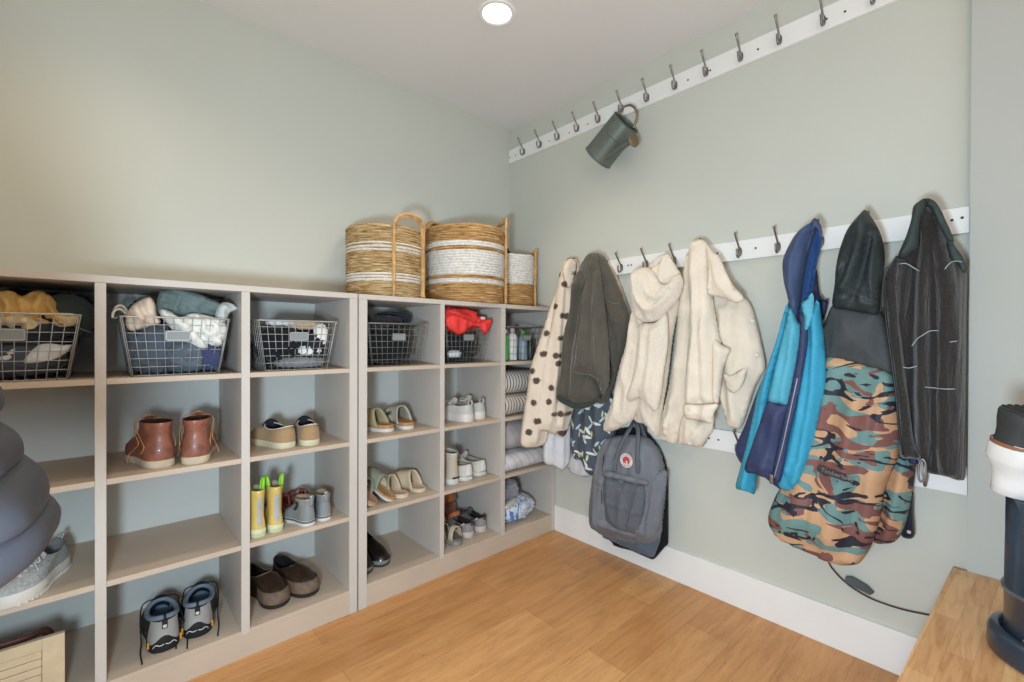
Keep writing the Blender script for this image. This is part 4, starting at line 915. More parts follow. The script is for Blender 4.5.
# ------------------------------------------------------------------ round woven baskets on top of the corner unit
def weave_mat(name, bands, base, ):
    """straw rows with white-yarn bands by height"""
    t = NT(name)
    sep = t.n('SeparateXYZ'); t.l(t.mapping(), sep.inputs[0])
    nz = t.n('TexNoise', Scale=5.0, Detail=5.0, Roughness=.7); t.l(t.mapping((3, 3, 46)), nz.inputs['Vector'])
    straw = t.ramp(nz.outputs['Fac'], [(.30, base[0]), (.43, base[1]), (.56, base[2]), (.70, base[3])])
    yn = t.n('TexNoise', Scale=60.0, Detail=2.0); t.l(t.mapping(), yn.inputs['Vector'])
    yarn = t.ramp(yn.outputs['Fac'], [(.3, '#CBC6BC'), (.6, '#E4E1DA')])
    mr = t.n('MapRange'); mr.inputs['From Min'].default_value = 0; mr.inputs['From Max'].default_value = .5
    t.l(sep.outputs['Z'], mr.inputs['Value'])
    stops = [(0, (0, 0, 0, 1))]
    for a, b in bands: stops += [(a/.5, (1, 1, 1, 1)), (b/.5, (0, 0, 0, 1))]
    fac = t.ramp(mr.outputs['Result'], stops, True)
    t.col(t.mix(fac, straw, yarn)); t.b.inputs['Roughness'].default_value = .85; t.b.inputs['Specular IOR Level'].default_value = .25
    t.bump(nz.outputs['Fac'], .5, .004)
    return t.m
def braid(path, r, amp, turns, seg=7, n=8):
    P = [Vector(p) for p in spline(path, n)]; N = len(P); ds = []
    L = [0]
    for i in range(1, N): L.append(L[-1]+(P[i]-P[i-1]).length)
    for s in range(3):
        pts = []; nrm = None
        for i in range(N):
            t = (P[min(i+1, N-1)]-P[max(i-1, 0)]).normalized()
            if nrm is None: nrm = t.orthogonal().normalized()
            nrm = (nrm-t*nrm.dot(t)).normalized(); b = t.cross(nrm)
            ph = 2*PI*(L[i]/L[-1]*turns+s/3)
            pts.append(P[i]+nrm*amp*math.sin(ph)+b*amp*.55*math.sin(2*ph))
        ds.append(tube(pts, r, seg))
    return join(*ds)
def woven(name, label, c, r, h, bands, base, handle_angles, rise, coils, bulge=.03, seed=1):
    t = thing(name, label, 'basket', (c[0], c[1], ZT+.0005), 0, 'round woven baskets')
    prof = []
    for k in range(coils):
        for q in range(4):
            f = (k+q/4)/coils; z = h*f
            rr = r*(1-bulge*(1-f)**3+.0*f)+.0035*abs(math.sin(PI*(q/4)))+(-.004 if q == 0 else 0)
            prof.append((rr, z))
    seg = 120; V = []
    inner = [(p[0]-.010, p[1]) for p in reversed(prof[2:])]
    allp = [(.001, .001)]+prof+[(r+.002, h), (r-.004, h+.004)]+[(r-.011, h-.002)]+inner+[(.001, .008)]
    for i, (rr, z) in enumerate(allp):
        for k in range(seg):
            a = 2*PI*k/seg
            d = 1+.010*noise.noise(Vector((math.cos(a)*1.5, math.sin(a)*1.5, seed+z*3)))+(.0045*noise.noise(Vector((a*9, round(z/h*coils)*3.1, seed)))if rr > .01 else 0)
            zz = z+.006*noise.noise(Vector((math.cos(a)*2, math.sin(a)*2, seed+4)))*(z/h)
            V.append((rr*d*math.cos(a), rr*d*math.sin(a), zz))
    obj('woven_body', (V, grid_faces(len(allp), seg, True)), weave_mat(name+'_weave_%d' % seed, bands, base), t, world=False)
    hm = CL.setdefault('braid%d' % (seed % 2), M('braided_straw_%d' % seed, '#C9A06A', .85, .32, 40, bump=.4, bscale=200))
    for a0, a1 in handle_angles:
        def q(a, z, o=.010): a = math.radians(a); return ((r+o)*math.cos(a), (r+o)*math.sin(a), z)
        am = (a0+a1)/2
        path = [q(a0, .004), q(a0, h*.3), q(a0, h*.6), q(a0, h*.92), q(a0+(am-a0)*.15, h+rise*.55), q(a0+(am-a0)*.55, h+rise*.95, .012), q(am, h+rise, .012), q(a1+(am-a1)*.55, h+rise*.95, .012), q(a1+(am-a1)*.15, h+rise*.55), q(a1, h*.92), q(a1, h*.6), q(a1, h*.3), q(a1, .004)]
        obj('braided_handle', braid(path, .0058, .0095, 24), hm, t, world=False)
    return t
B1 = ['#5A4227', '#937246', '#C4A779', '#E2D0AC']; B2 = ['#5E3E22', '#98703F', '#C29A66', '#E2CCA2']
woven('woven_basket', 'round straw basket with thin white stripes and a tall braided handle', (-1.085, -.24), .192, .345, [(.078, .086), (.092, .100), (.106, .114), (.222, .230), (.238, .246), (.254, .262)], B1, [(-105, -50), (75, 130)], .055, 26, seed=1)
woven('woven_basket', 'large round straw basket with a broad white band around its middle', (-.575, -.248), .232, .425, [(.105, .128), (.150, .285), (.305, .335)], B2, [(-52, 8), (70, 128)], .09, 28, seed=2)
woven('woven_basket', 'small round basket in the corner, white above and straw below', (-.172, -.21), .152, .33, [(.145, .335)], B2, [(-62, -5), (118, 175)], .05, 22, seed=3)
crumple('black_cloth', 'black cloth peeking out between the large and the small woven baskets', 'cloth', (-.245, -.17, 1.775), (.12, .12, .10), ('black', '#14171B'), 95, .3)
# ------------------------------------------------------------------ hanging coats (outlines measured in the photo, built at their own depth)
def garment(name, label, cat, px, py, off, grp=None):
    y, z = on_wall(px, py, off); return thing(name, label, cat, (-off, y, z), 0, grp)
def piece(nm, t, out, off, front, back, m, folds=(), frame=HOOK, **k): return obj(nm, cloth(out, off, front, back, frame, folds, **k), m, t)
def line_tube(nm, t, pts, off, r, m, flat=1.0, n=6, closed=False):
    P = [(-o, ) + tuple(on_wall(x, y, o)) for x, y, o in [(p[0], p[1], p[2] if len(p) > 2 else off) for p in pts]]
    return obj(nm, tube(spline(P, n, closed), r, 8, closed), m, t)
# ---- spotted cream coat
def spot_mat():
    t = NT('cream_with_brown_spots')
    sep = t.n('SeparateXYZ'); t.l(t.mapping(), sep.inputs[0])
    cmb = t.n('CombineXYZ'); t.l(sep.outputs['Y'], cmb.inputs[0]); t.l(sep.outputs['Z'], cmb.inputs[1])
    v = t.n('TexVoronoi', feature='F1', voronoi_dimensions='2D', Scale=10.5, Randomness=.62); t.l(cmb.outputs[0], v.inputs['Vector'])
    n = t.n('TexNoise', Scale=160.0, Detail=2.0); t.l(t.mapping(), n.inputs['Vector'])
    a = t.n('Math', operation='MULTIPLY_ADD'); t.l(n.outputs['Fac'], a.inputs[0]); a.inputs[1].default_value = .22; t.l(v.outputs['Distance'], a.inputs[2])
    t.col(t.ramp(a.outputs[0], [(0, '#4A4038'), (.275, '#5F5349'), (.335, '#E0D1BE')])); t.b.inputs['Roughness'].default_value = .95
    t.b.inputs['Specular IOR Level'].default_value = .15
    t.bump(n.outputs['Fac'], .25, .002); return t.m
SPOT = wrinkle(spot_mat(), .5, .010)
SLN = (Vector((-.09, -.655, 0)), Vector((-.850, .527, 0)), Vector((0, 0, 1)), Vector((-.527, -.850, 0)))
t = garment('spotted_coat', 'cream coat with dark brown spots, leftmost on the middle rail', 'coat', 560, 435, .12, None)
piece('sleeve', t, [(561, 285), (552, 300), (544, 326), (536, 350), (530, 370), (526, 399), (520, 442), (531, 447.5), (543, 445), (548, 437), (552, 400), (560, 340)], .0, .035, .02, SPOT, [([(548, 330), (537, 390), (534, 440)], .012, .02), ([(556, 320), (546, 380)], -.012, .018)], seed=1, rim=.045, frame=SLN)
piece('body', t, [(561, 268), (566, 260), (572, 258), (578, 261), (583, 285), (584, 330), (578, 390), (566, 434), (556, 434.5), (545, 431), (534, 427), (540, 384), (545, 352), (552, 320), (556, 292)], .035, .035, .035, SPOT, [([(563, 275), (557, 330), (551, 390), (547, 428)], .018, .022), ([(570, 270), (566, 340), (560, 425)], .015, .02), ([(566, 290), (561, 350), (556, 420)], -.012, .015)], seed=2, rim=.05, frame=SLN)
piece('collar', t, [(562, 272), (566, 261), (572, 258.5), (577, 264), (574, 280), (568, 288)], .085, .010, .012, SPOT, seed=3, rim=.02, frame=SLN)
# ---- white garment below it
WH = fabric('white_cotton', '#D8D8DA', .05)
t = garment('white_shirt', 'white cotton garment hanging below the spotted coat', 'shirt', 556, 470, .06)
piece('body', t, [(551, 395), (560, 330), (565, 280), (570, 268), (575, 280), (574, 340), (572, 420), (571, 440), (570, 460), (563, 470.5), (554, 466), (543.5, 461), (545, 430)], -.02, .012, .010, WH, [([(552, 425), (550, 462)], .008, .015), ([(562, 425), (563, 465)], .008, .015)], seed=4, rim=.03, frame=SLN)
piece('hem', t, [(568, 456), (578, 452), (590, 460), (593, 473), (586, 477), (577, 475), (570, 471)], .052, .014, .014, WH, seed=5, rim=.025)
# ---- beige jacket mostly hidden behind the olive one
BG = fabric('beige_wool', '#C9B79E', .08)
t = garment('beige_coat', 'beige coat mostly hidden behind the olive fleece jacket', 'coat', 600, 465, .05)
piece('body', t, [(590, 262), (606, 263), (615, 272), (624, 294), (632, 318), (634.5, 330), (628, 345), (606, 380), (592, 400), (577, 440), (571, 466), (566, 464), (565, 430), (570, 380), (578, 320)], .05, .028, .03, BG, [([(617, 280), (627, 320), (622, 345)], .008, .014)], seed=6, rim=.04)
# ---- leaf-print garment
def leaf_mat():
    t = NT('navy_leaf_print'); base = '#4A545F'; cur = None
    col = lin(base)
    prev = base
    for k, (ang, sc, c, th) in enumerate(((.5, 7.5, '#E2E4DE', .105), (-.75, 8, '#B9CDD2', .10), (1.35, 7, '#DDE0DA', .10), (-.15, 8.5, '#CFD3A2', .085))):
        sep = t.n('SeparateXYZ'); t.l(t.mapping(), sep.inputs[0]); cmb = t.n('CombineXYZ'); t.l(sep.outputs['Y'], cmb.inputs[0]); t.l(sep.outputs['Z'], cmb.inputs[1])
        mp = t.n('Mapping'); mp.inputs['Rotation'].default_value = (0, 0, ang); mp.inputs['Location'].default_value = (k*.37, k*.21, 0)
        mp2 = t.n('Mapping'); mp2.inputs['Scale'].default_value = (2.5, .72, 1)
        t.l(cmb.outputs[0], mp.inputs['Vector']); t.l(mp.outputs['Vector'], mp2.inputs['Vector'])
        v = t.n('TexVoronoi', feature='F1', voronoi_dimensions='2D', Scale=sc, Randomness=.8); t.l(mp2.outputs['Vector'], v.inputs['Vector'])
        f = t.ramp(v.outputs['Distance'], [(0, (1, 1, 1, 1)), (th*1.25, (1, 1, 1, 1)), (th*1.25+.02, (0, 0, 0, 1))])
        prev = t.mix(f, prev, c)
    t.col(prev); t.b.inputs['Roughness'].default_value = .7; return t.m
LEAF = wrinkle(leaf_mat())
t = garment('leaf_print_dress', 'dark blue-grey garment printed with pale leaves, below the olive jacket', 'dress', 592, 475, .07)
piece('body', t, [(574, 402), (590, 396), (606, 390), (613, 400), (616, 430), (610, 448), (600, 456), (597, 470), (592, 475.5), (586, 470), (582, 461), (574, 458), (571, 440)], .085, .035, .03, LEAF, [([(580, 405), (578, 455)], .012, .014), ([(591, 402), (590, 470)], .014, .016), ([(601, 400), (600, 450)], .012, .014)], seed=7, rim=.035)
# ---- dark olive fleece jacket
OL = fabric('olive_fleece', '#57534A', .12, 500, .4, .95, .3); OLT = fabric('dark_green_lining', '#34423C', .1)
t = garment('olive_fleece_jacket', 'dark olive fleece jacket hung beside the spotted coat', 'jacket', 592, 408, .13)
piece('body', t, [(586, 259), (591, 253.5), (598, 253), (605, 257), (610, 268), (617, 284), (624, 303), (629.5, 322), (626, 342), (618, 371), (610, 393), (603, 404), (590, 398), (578, 380), (572, 350), (574, 300), (580, 270)], .13, .07, .06, OL, [([(602, 260), (613, 300), (623, 322)], .03, .018), ([(598, 262), (604, 300), (610, 345), (612, 390)], -.07, .016), ([(609, 290), (619, 345), (614, 380)], -.02, .012)], seed=8, rim=.07)
piece('sleeve', t, [(579, 271), (574, 288), (571, 313), (566, 335), (564.5, 364), (558.6, 387), (556.6, 397), (560, 401), (567, 404), (576, 408), (588, 405.5), (597, 400), (598, 388), (592, 372), (586, 340), (588, 300), (586, 275)], .19, .045, .05, OL, [([(580, 285), (571, 340), (563, 392)], .03, .016), ([(586, 300), (582, 350), (579, 398)], .026, .014), ([(583, 290), (576, 345), (571, 400)], -.03, .010)], seed=9, rim=.05)
piece('front_panel', t, [(592, 256), (597, 256), (601, 280), (605, 310), (608, 340), (609, 378), (604, 393), (600, 390), (597, 380), (589, 375), (580, 374), (574, 370), (577, 345), (582, 310), (587, 280)], .245, .028, .045, OL, [([(592, 265), (587, 310), (582, 362)], .026, .014), ([(597, 275), (600, 320), (601, 375)], .022, .014), ([(594.5, 270), (593, 320), (590, 365)], -.016, .008)], seed=10, rim=.04)
piece('cuff_lining', t, [(557.5, 395), (565, 399.5), (576, 404), (590, 402), (599, 396), (599, 400), (590, 406.5), (577, 409.5), (566, 405.5), (557, 399.5)], .235, .006, .006, OLT, seed=11, rim=.012, res=.009, drape=(.001, 5, 5))
line_tube('hood_seam', t, [(591, 262, .285), (586, 274, .29), (581, 288, .28), (574, 300, .25)], .27, .0018, M('olive_seam', '#6E6A5E', .9), n=5)
line_tube('yoke_seam', t, [(609, 301, .21), (615, 303.5, .207), (620, 302, .20)], .2, .0018, M('olive_seam_light', '#7A766A', .9), n=5)
# ---- cream sherpa hoodie
SHM = M('cream_sherpa', '#E4D8C6', .95, .06, 140, bump=.8, bscale=150, sheen=.4, spec=.1, dist=.006)
wrinkle(SHM, .6, .012)
t = garment('sherpa_hoodie', 'cream sherpa fleece with a rolled hood, between the olive jacket and beige jacket', 'hoodie', 640, 430, .13)
piece('body', t, [(634, 290), (648, 268), (662, 255), (668, 255), (676, 268), (683, 285), (678, 310), (672, 340), (668, 375), (663, 405), (659, 436), (651, 430), (644, 424), (634, 419), (630, 390), (631, 350), (633, 320)], .12, .055, .07, SHM, [([(672, 300), (666, 350), (660, 400), (657, 430)], .02, .02), ([(658, 320), (653, 370), (650, 420)], .022, .025), ([(666, 310), (659, 370), (655, 420)], -.016, .016), ([(645, 320), (642, 380)], .02, .02)], seed=12, rim=.06)
piece('sleeve', t, [(634, 310), (629, 330), (626, 347), (619, 371), (614, 397), (608, 412), (604.5, 425), (606, 431.5), (614, 430.5), (622, 427), (632, 420), (639, 405), (641, 370), (644, 335)], .175, .05, .05, SHM, [([(636, 325), (627, 370), (614, 425)], .02, .022), ([(640, 350), (633, 390), (624, 420)], .018, .02)], seed=13, rim=.055)
piece('front_flap', t, [(640, 325), (655, 322), (666, 312), (668, 340), (664, 370), (660, 400), (655, 412), (648, 405), (640, 398), (630, 402), (625, 396), (630, 386), (636, 360)], .215, .03, .045, SHM, [([(645, 335), (640, 375), (632, 395)], .016, .018), ([(657, 330), (653, 370), (650, 402)], .016, .018)], seed=14, rim=.04)
piece('hood', t, [(632, 274), (640, 268), (649, 268), (655, 275), (660, 283), (668, 284), (675, 276), (680, 274), (683, 283), (679, 297), (670, 309), (660, 319), (649, 322), (639, 320), (634, 306), (631.5, 290)], .235, .05, .06, SHM, [([(640, 275), (645, 300), (655, 310), (668, 300), (678, 285)], .03, .016), ([(648, 275), (653, 292), (662, 297), (672, 287)], .02, .012), ([(644, 285), (650, 301), (661, 303), (674, 290)], -.022, .009)], seed=15, rim=.045)
piece('hood_back', t, [(650, 273), (659, 262), (665, 254), (670, 257), (677, 268), (681, 276), (672, 285), (662, 290), (655, 284)], .18, .03, .05, SHM, [([(665, 258), (662, 282)], .012, .012)], seed=16, rim=.03)
# ---- beige denim-style jacket
BJ = fabric('cream_twill', '#E2D6C3', .07, 700, .2); BT = M('cream_button', '#D9D4C6', .4)
t = garment('cream_button_jacket', 'cream buttoned jacket with turned collar and chest pocket, left of the empty hooks', 'jacket', 700, 445, .13)
piece('left_sleeve', t, [(688, 252), (683, 275), (679, 298), (676, 345), (670, 385), (664, 410), (661, 437), (668, 442), (677, 443.5), (684, 425), (690, 400), (698, 340), (699, 290)], .10, .05, .05, BJ, [([(688, 280), (682, 340), (671, 430)], .02, .02), ([(675, 400), (680, 415), (673, 425)], .012, .012), ([(667, 415), (678, 430)], .012, .011)], seed=20, rim=.05)
piece('right_front', t, [(712, 292), (728, 297), (743, 297), (751.5, 307), (757, 325), (761, 342), (765.5, 367), (760, 378), (755, 387), (751, 399), (747, 411), (741, 428), (734, 428), (728, 425.5), (722, 405), (716, 380), (714, 340)], .08, .03, .045, BJ, [([(722, 310), (730, 360), (736, 420)], .014, .02), ([(745, 310), (752, 340), (757, 375)], .008, .012), ([(718, 380), (725, 420)], .02, .014)], seed=21, rim=.045)
piece('body', t, [(690, 246), (696, 240), (704, 240.5), (710, 250), (712, 275), (713, 300), (718, 330), (721, 352), (719, 385), (717, 405), (700, 408), (686, 404), (686, 370), (690, 320), (688, 275)], .15, .055, .07, BJ, [([(697, 255), (697, 320), (694, 400)], .022, .022), ([(706, 270), (709, 340), (710, 400)], .018, .02), ([(701, 265), (702, 340), (702, 400)], -.010, .012)], seed=22, rim=.055)
piece('cuff', t, [(684, 405), (700, 405), (718, 404), (714, 413), (713.5, 420), (712, 424), (698, 420), (685.5, 418)], .225, .014, .03, BJ, [([(685, 411), (713, 417)], .005, .006)], seed=23, rim=.02)
piece('lower_sleeve', t, [(684, 415), (698, 420), (711, 422), (713, 428), (708, 438), (701, 447), (691, 445.5), (680, 443), (679, 430)], .135, .032, .04, BJ, [([(690, 422), (698, 432), (690, 442)], .012, .011), ([(704, 425), (702, 440)], .010, .010)], seed=24, rim=.035)
piece('collar', t, [(706, 246), (713, 252), (720, 258), (726, 272), (733, 285), (744, 298), (737, 303), (726, 299.5), (716, 296), (707, 292), (708, 270)], .185, .020, .03, BJ, [([(711, 255), (716, 275), (727, 294)], .010, .012)], seed=25, rim=.03)
piece('pocket_flap', t, [(723, 374), (731, 375), (740, 370), (747, 368), (745, 380), (740, 389), (733, 393), (727, 388)], .132, .012, .018, BJ, seed=26, rim=.02)
piece('front_fold', t, [(714, 340), (722, 345), (730, 350), (727, 358), (723, 370), (720, 392), (717, 408), (712, 395), (712, 360)], .175, .018, .03, BJ, [([(722, 350), (717, 395)], .010, .010)], seed=27, rim=.02)
for bx, by, bo in ((688.5, 409.5, .244), (690, 443, .165), (752.5, 321, .112), (757, 355, .112)):
    y, z = on_wall(bx, by, bo)
    obj('button', lathe([(.001, 0), (.008, 0), (.0095, .002), (.008, .0045), (.006, .0032), (.001, .003)], 20), BT, t).data.transform(Matrix.Identity(4))
    o = [c for c in t.children if c.name.startswith('button')][-1]
    o.matrix_basis = world_m(t).inverted() @ Matrix.Translation((-bo, y, z)) @ Matrix.Rotation(-PI/2, 4, 'Y') @ world_m(t)
# ---- turquoise and navy jacket
TQ = fabric('turquoise_nylon', '#3F9FC0', .06, 900, .1, .5, 0); TQL = fabric('light_turquoise', '#57A9BF', .06, 900, .1, .5, 0); NV = fabric('navy_nylon', '#3A4262', .1, 900, .1, .5, 0); NVD = fabric('navy_hood', '#41506F', .1, 900, .1, .5, 0)
NVB = fabric('bright_navy_lining', '#27497A', .1, 900, .1, .6, 0)
t = garment('turquoise_jacket', 'turquoise and navy hooded jacket with a full zip, hanging by its hood', 'jacket', 780, 490, .13)
piece('back_body', t, [(789, 300), (800, 295), (815, 268), (819, 290), (823, 320), (825.5, 352), (825, 390), (815, 440), (803, 480), (795, 489), (788, 494), (770, 482), (756, 470), (745, 468), (735, 450), (745, 425), (757, 392), (771, 358)], .09, .04, .05, NV, seed=30, rim=.05)
piece('sleeve', t, [(788, 303), (783, 315), (778, 335), (770, 359), (763, 378), (757, 395), (752, 420), (745, 450), (739, 472), (735.5, 487), (741, 490), (748, 492), (755, 493.5), (757, 478), (762, 450), (769, 410), (778, 370), (787, 335)], .165, .026, .04, TQ, [([(785, 320), (774, 370), (760, 430), (746, 488)], .026, .016), ([(778, 365), (768, 380), (766, 400)], .014, .008), ([(779, 352), (770, 370), (765, 372)], .012, .010), ([(766, 405), (752, 450)], -.01, .012)], seed=31, rim=.05)
piece('left_front', t, [(790, 308), (797, 320), (803, 330), (800, 352), (795, 378), (789, 405), (779, 404), (768, 401), (772, 380), (779, 350), (785, 328)], .212, .018, .04, TQL, [([(796, 318), (790, 360), (783, 400)], .016, .012), ([(788, 325), (780, 365), (773, 398)], .012, .010)], seed=32, rim=.04)
piece('lower_panel', t, [(768, 400.5), (779, 403.5), (790, 404.5), (785, 430), (780, 452), (775.5, 476), (766, 478), (755, 474), (744.5, 470), (751, 448), (760, 422)], .212, .018, .04, NV, [([(779, 410), (772, 440), (764, 474)], .010, .016), ([(749, 462), (776, 470)], .005, .006)], seed=33, rim=.035)
piece('right_front', t, [(806, 322), (813, 308), (818, 300), (822, 320), (825, 350), (826, 387), (820, 420), (812, 455), (803, 480), (796, 489.5), (788, 491), (778, 484), (784, 450), (792, 415), (800, 380), (804, 350)], .198, .024, .04, TQ, [([(816, 315), (815, 370), (806, 440), (797, 482)], .026, .018), ([(807, 350), (802, 400), (788, 470)], .016, .012), ([(811, 330), (809, 390), (798, 460)], -.012, .010)], seed=34, rim=.05)
piece('zip_placket', t, [(800, 314), (806, 318), (808, 335), (806, 355), (801, 382), (795, 410), (788, 442), (781, 480), (775, 480), (772, 477), (778, 445), (786, 410), (793, 378), (798, 350), (800, 330)], .232, .012, .02, NV, [([(797, 380), (776, 477)], -.004, .004)], seed=35, rim=.015)
piece('collar_flap', t, [(801, 304), (807, 299), (812, 293), (814, 300), (813, 312), (810, 325), (805, 330), (804, 318)], .24, .012, .02, TQL, seed=36, rim=.02)
piece('hood_inside', t, [(812, 222), (819, 224), (822.5, 232), (821, 246), (817, 265), (812, 290), (807, 305), (800, 316), (796, 300), (800, 270), (805, 245)], .14, .012, .05, NVB, [([(815, 232), (808, 290)], -.02, .02)], seed=37, rim=.03)
piece('hood', t, [(814, 218.5), (810, 223), (803, 228), (795, 235), (788, 247), (783, 259), (782.5, 270), (784, 283), (787, 295), (790, 307), (796, 318), (800, 305), (802, 285), (806, 262), (811, 243), (816, 229)], .20, .05, .07, NVD, [([(812, 225), (802, 250), (797, 290)], .018, .018), ([(803, 232), (793, 260), (791, 295)], .012, .016), ([(807, 238), (799, 262), (797, 290)], -.012, .010)], seed=38, rim=.05)
piece('hood_edge', t, [(814, 218), (818, 221), (822, 228), (822, 238), (819, 234), (815.5, 228), (812, 236), (807, 252), (808, 238), (811, 226)], .215, .010, .02, NVD, seed=39, rim=.012, res=.009)
line_tube('zip', t, [(797.5, 378, .246), (790, 412, .25), (782, 448, .25), (774, 478, .247)], .25, .0022, M('zip_grey', '#9AA0AC', .4, metal=.5), n=6)
y, z = on_wall(771.5, 476, .255); obj('zip_pull', box(-.2585, -.2535, y-.006, y+.006, z-.030, z+.006, .0015), MT['steel'], t)
piece('sleeve_right', t, [(820, 295), (824, 300), (828, 300), (826, 312), (823, 320), (820, 312)], .08, .012, .012, NV, seed=41, rim=.015, res=.009)
# ---- camouflage parka
def camo_mat():
    t = NT('camouflage_print'); sep = t.n('SeparateXYZ'); t.l(t.mapping(), sep.inputs[0])
    cmb = t.n('CombineXYZ'); t.l(sep.outputs['Y'], cmb.inputs[0]); t.l(sep.outputs['Z'], cmb.inputs[1])
    def layer(scale, off, rot, sx, sy, dist):
        mp = t.n('Mapping'); mp.inputs['Scale'].default_value = (sx, sy, 1); mp.inputs['Location'].default_value = off; mp.inputs['Rotation'].default_value = (0, 0, rot)
        t.l(cmb.outputs[0], mp.inputs['Vector'])
        n = t.n('TexNoise', noise_dimensions='2D', Scale=scale, Detail=1.6, Roughness=.5, Distortion=dist); t.l(mp.outputs['Vector'], n.inputs['Vector']); return n.outputs['Fac']
    def mask(f, th): return t.ramp(f, [(0, (0, 0, 0, 1)), (th, (1, 1, 1, 1))], True)
    c = t.mix(mask(layer(9, (1.3, .2, 0), .25, .8, 1.5, .6), .50), '#C49A76', '#6B8C88')
    c = t.mix(mask(layer(9, (4.1, 3.2, 0), .3, .85, 1.5, .8), .565), c, '#7E544D')
    c = t.mix(mask(layer(13, (7.7, 6.1, 0), .2, .75, 1.6, 1.4), .615), c, '#2C2C36')
    t.col(c); t.b.inputs['Roughness'].default_value = .6; t.b.inputs['Specular IOR Level'].default_value = .3
    return t.m
CA = wrinkle(camo_mat(), .5, .012); BH = fabric('black_green_hood_nylon', '#343B3C', .15, 900, .1, .45, 0); YK = fabric('charcoal_yoke', '#474B4D', .06, 900, .15, .7, 0)
t = garment('camouflage_parka', 'long camouflage parka with a black hood and charcoal shoulders', 'parka', 835, 560, .14)
piece('sleeve', t, [(895, 430), (903, 450), (914, 458), (916, 463), (914, 480), (910, 505), (905, 525), (897, 540), (884, 544), (873, 540), (876, 515), (884, 480)], .10, .045, .04, CA, [([(905, 470), (895, 510), (886, 538)], .014, .014), ([(888, 515), (905, 520)], .008, .008)], seed=50, rim=.04)
piece('sleeve_strap', t, [(908, 457), (917, 459), (918, 464), (910, 463)], .15, .006, .006, NV, seed=59, rim=.01, res=.006)
piece('body', t, [(826, 350), (845, 352), (870, 362), (891, 368), (898, 385), (903, 402), (904, 430), (901, 452), (893, 470), (885, 490), (881, 515), (874, 540), (866, 555), (859, 562.5), (848, 564), (838, 563), (815, 554), (794, 545), (780, 536), (771, 526), (769.5, 515), (773, 504), (779, 491), (789, 478), (800, 460), (810, 438), (818, 405), (823, 375)], .15, .075, .09, CA, [([(835, 365), (820, 420), (800, 490), (790, 535)], .016, .03), ([(862, 372), (850, 440), (828, 550)], .016, .035), ([(890, 380), (882, 440), (866, 530)], .018, .03), ([(845, 370), (830, 440), (808, 530)], -.012, .02), ([(855, 370), (840, 450), (820, 545)], -.016, .018), ([(880, 380), (868, 450), (850, 550)], -.016, .016), ([(780, 531), (820, 551), (858, 557)], .008, .008)], seed=51, rim=.085, res=.016, tilt=.02)
piece('yoke', t, [(833, 305), (826, 320), (822, 330), (823, 345), (825, 357.5), (843, 361), (862, 366), (880, 370.5), (894, 374), (892, 352), (889, 335), (884, 315), (875, 310), (850, 306)], .17, .062, .08, YK, [([(850, 312), (845, 355)], .008, .02), ([(872, 318), (872, 365)], .008, .02)], seed=52, rim=.06)
piece('hood', t, [(865, 210), (858, 216), (851, 224), (846, 232), (840, 248), (836, 266), (834.5, 285), (832.5, 306), (845, 310), (862, 313), (878, 314.5), (881, 295), (884, 270), (885, 256), (883, 242), (879, 230), (872, 218)], .20, .06, .08, BH, [([(864, 218), (852, 245), (840, 272)], .030, .010), ([(866, 225), (862, 250), (846, 290)], .034, .012), ([(877, 235), (873, 275), (877, 305)], .022, .010), ([(858, 228), (847, 258)], -.024, .009), ([(871, 240), (864, 270), (856, 300)], -.022, .011), ([(838, 298), (876, 305)], .012, .008), ([(842, 285), (860, 296), (878, 296)], .012, .008)], seed=53, rim=.06)
line_tube('hood_seam', t, [(874, 245, .272), (873, 265, .278), (872, 285, .275), (874, 303, .268)], .27, .0016, M('hood_seam', '#22282A', .7), n=4)
piece('name_strip', t, [(818.5, 466), (832, 470.5), (846, 475.5), (845, 481), (831, 476.5), (817.5, 471.5)], .268, .004, .02, fabric('dark_label', '#3A3A3C', .05), seed=54, rim=.006, res=.006, drape=(0, 1, 1), tilt=0)
def text_mesh(body, size, extrude=.0006):
    cu = bpy.data.curves.new('lettering', 'FONT'); cu.body = body; cu.size = size; cu.extrude = extrude; cu.align_x = 'CENTER'; cu.align_y = 'CENTER'
    o = bpy.data.objects.new('lettering', cu); COL.objects.link(o); bpy.context.view_layer.update()
    me = bpy.data.meshes.new_from_object(o.evaluated_get(bpy.context.evaluated_depsgraph_get()))
    d = [tuple(v.co) for v in me.vertices], [tuple(p.vertices) for p in me.polygons]
    bpy.data.objects.remove(o, do_unlink=True); bpy.data.curves.remove(cu); bpy.data.meshes.remove(me); return d
def place_text(d, off, p0, p1):
    """lettering laid on the wall-parallel plane `off`, its baseline running from pixel p0 to p1"""
    a = Vector((-off,)+tuple(on_wall(*p0, off))); b = Vector((-off,)+tuple(on_wall(*p1, off)))
    u = (b-a).normalized(); n = Vector((-1, 0, 0)); v = n.cross(u); c = (a+b)/2
    return [tuple(c+u*p[0]+v*p[1]+n*p[2]) for p in d[0]], d[1]
obj('lettering', place_text(text_mesh('Timberland', .021), .2735, (829, 472.2), (844.5, 477.4)), M('pale_lettering', '#77746E', .6), t, smooth=False)
piece('snap_flap', t, [(905, 495), (912.5, 490), (913.5, 515), (914, 537), (901, 535.5), (903, 515)], .07, .010, .010, fabric('black_navy_flap', '#20242F', .08), seed=55, rim=.012)
y, z = on_wall(909, 532, .082); obj('snap_button', prism(circ(.006, 16), (-.079, y, z), (0, 1, 0), (0, 0, 1), (-1, 0, 0), .004), M('snap_metal', '#B9BDC4', .3, metal=.8), t, smooth=False)
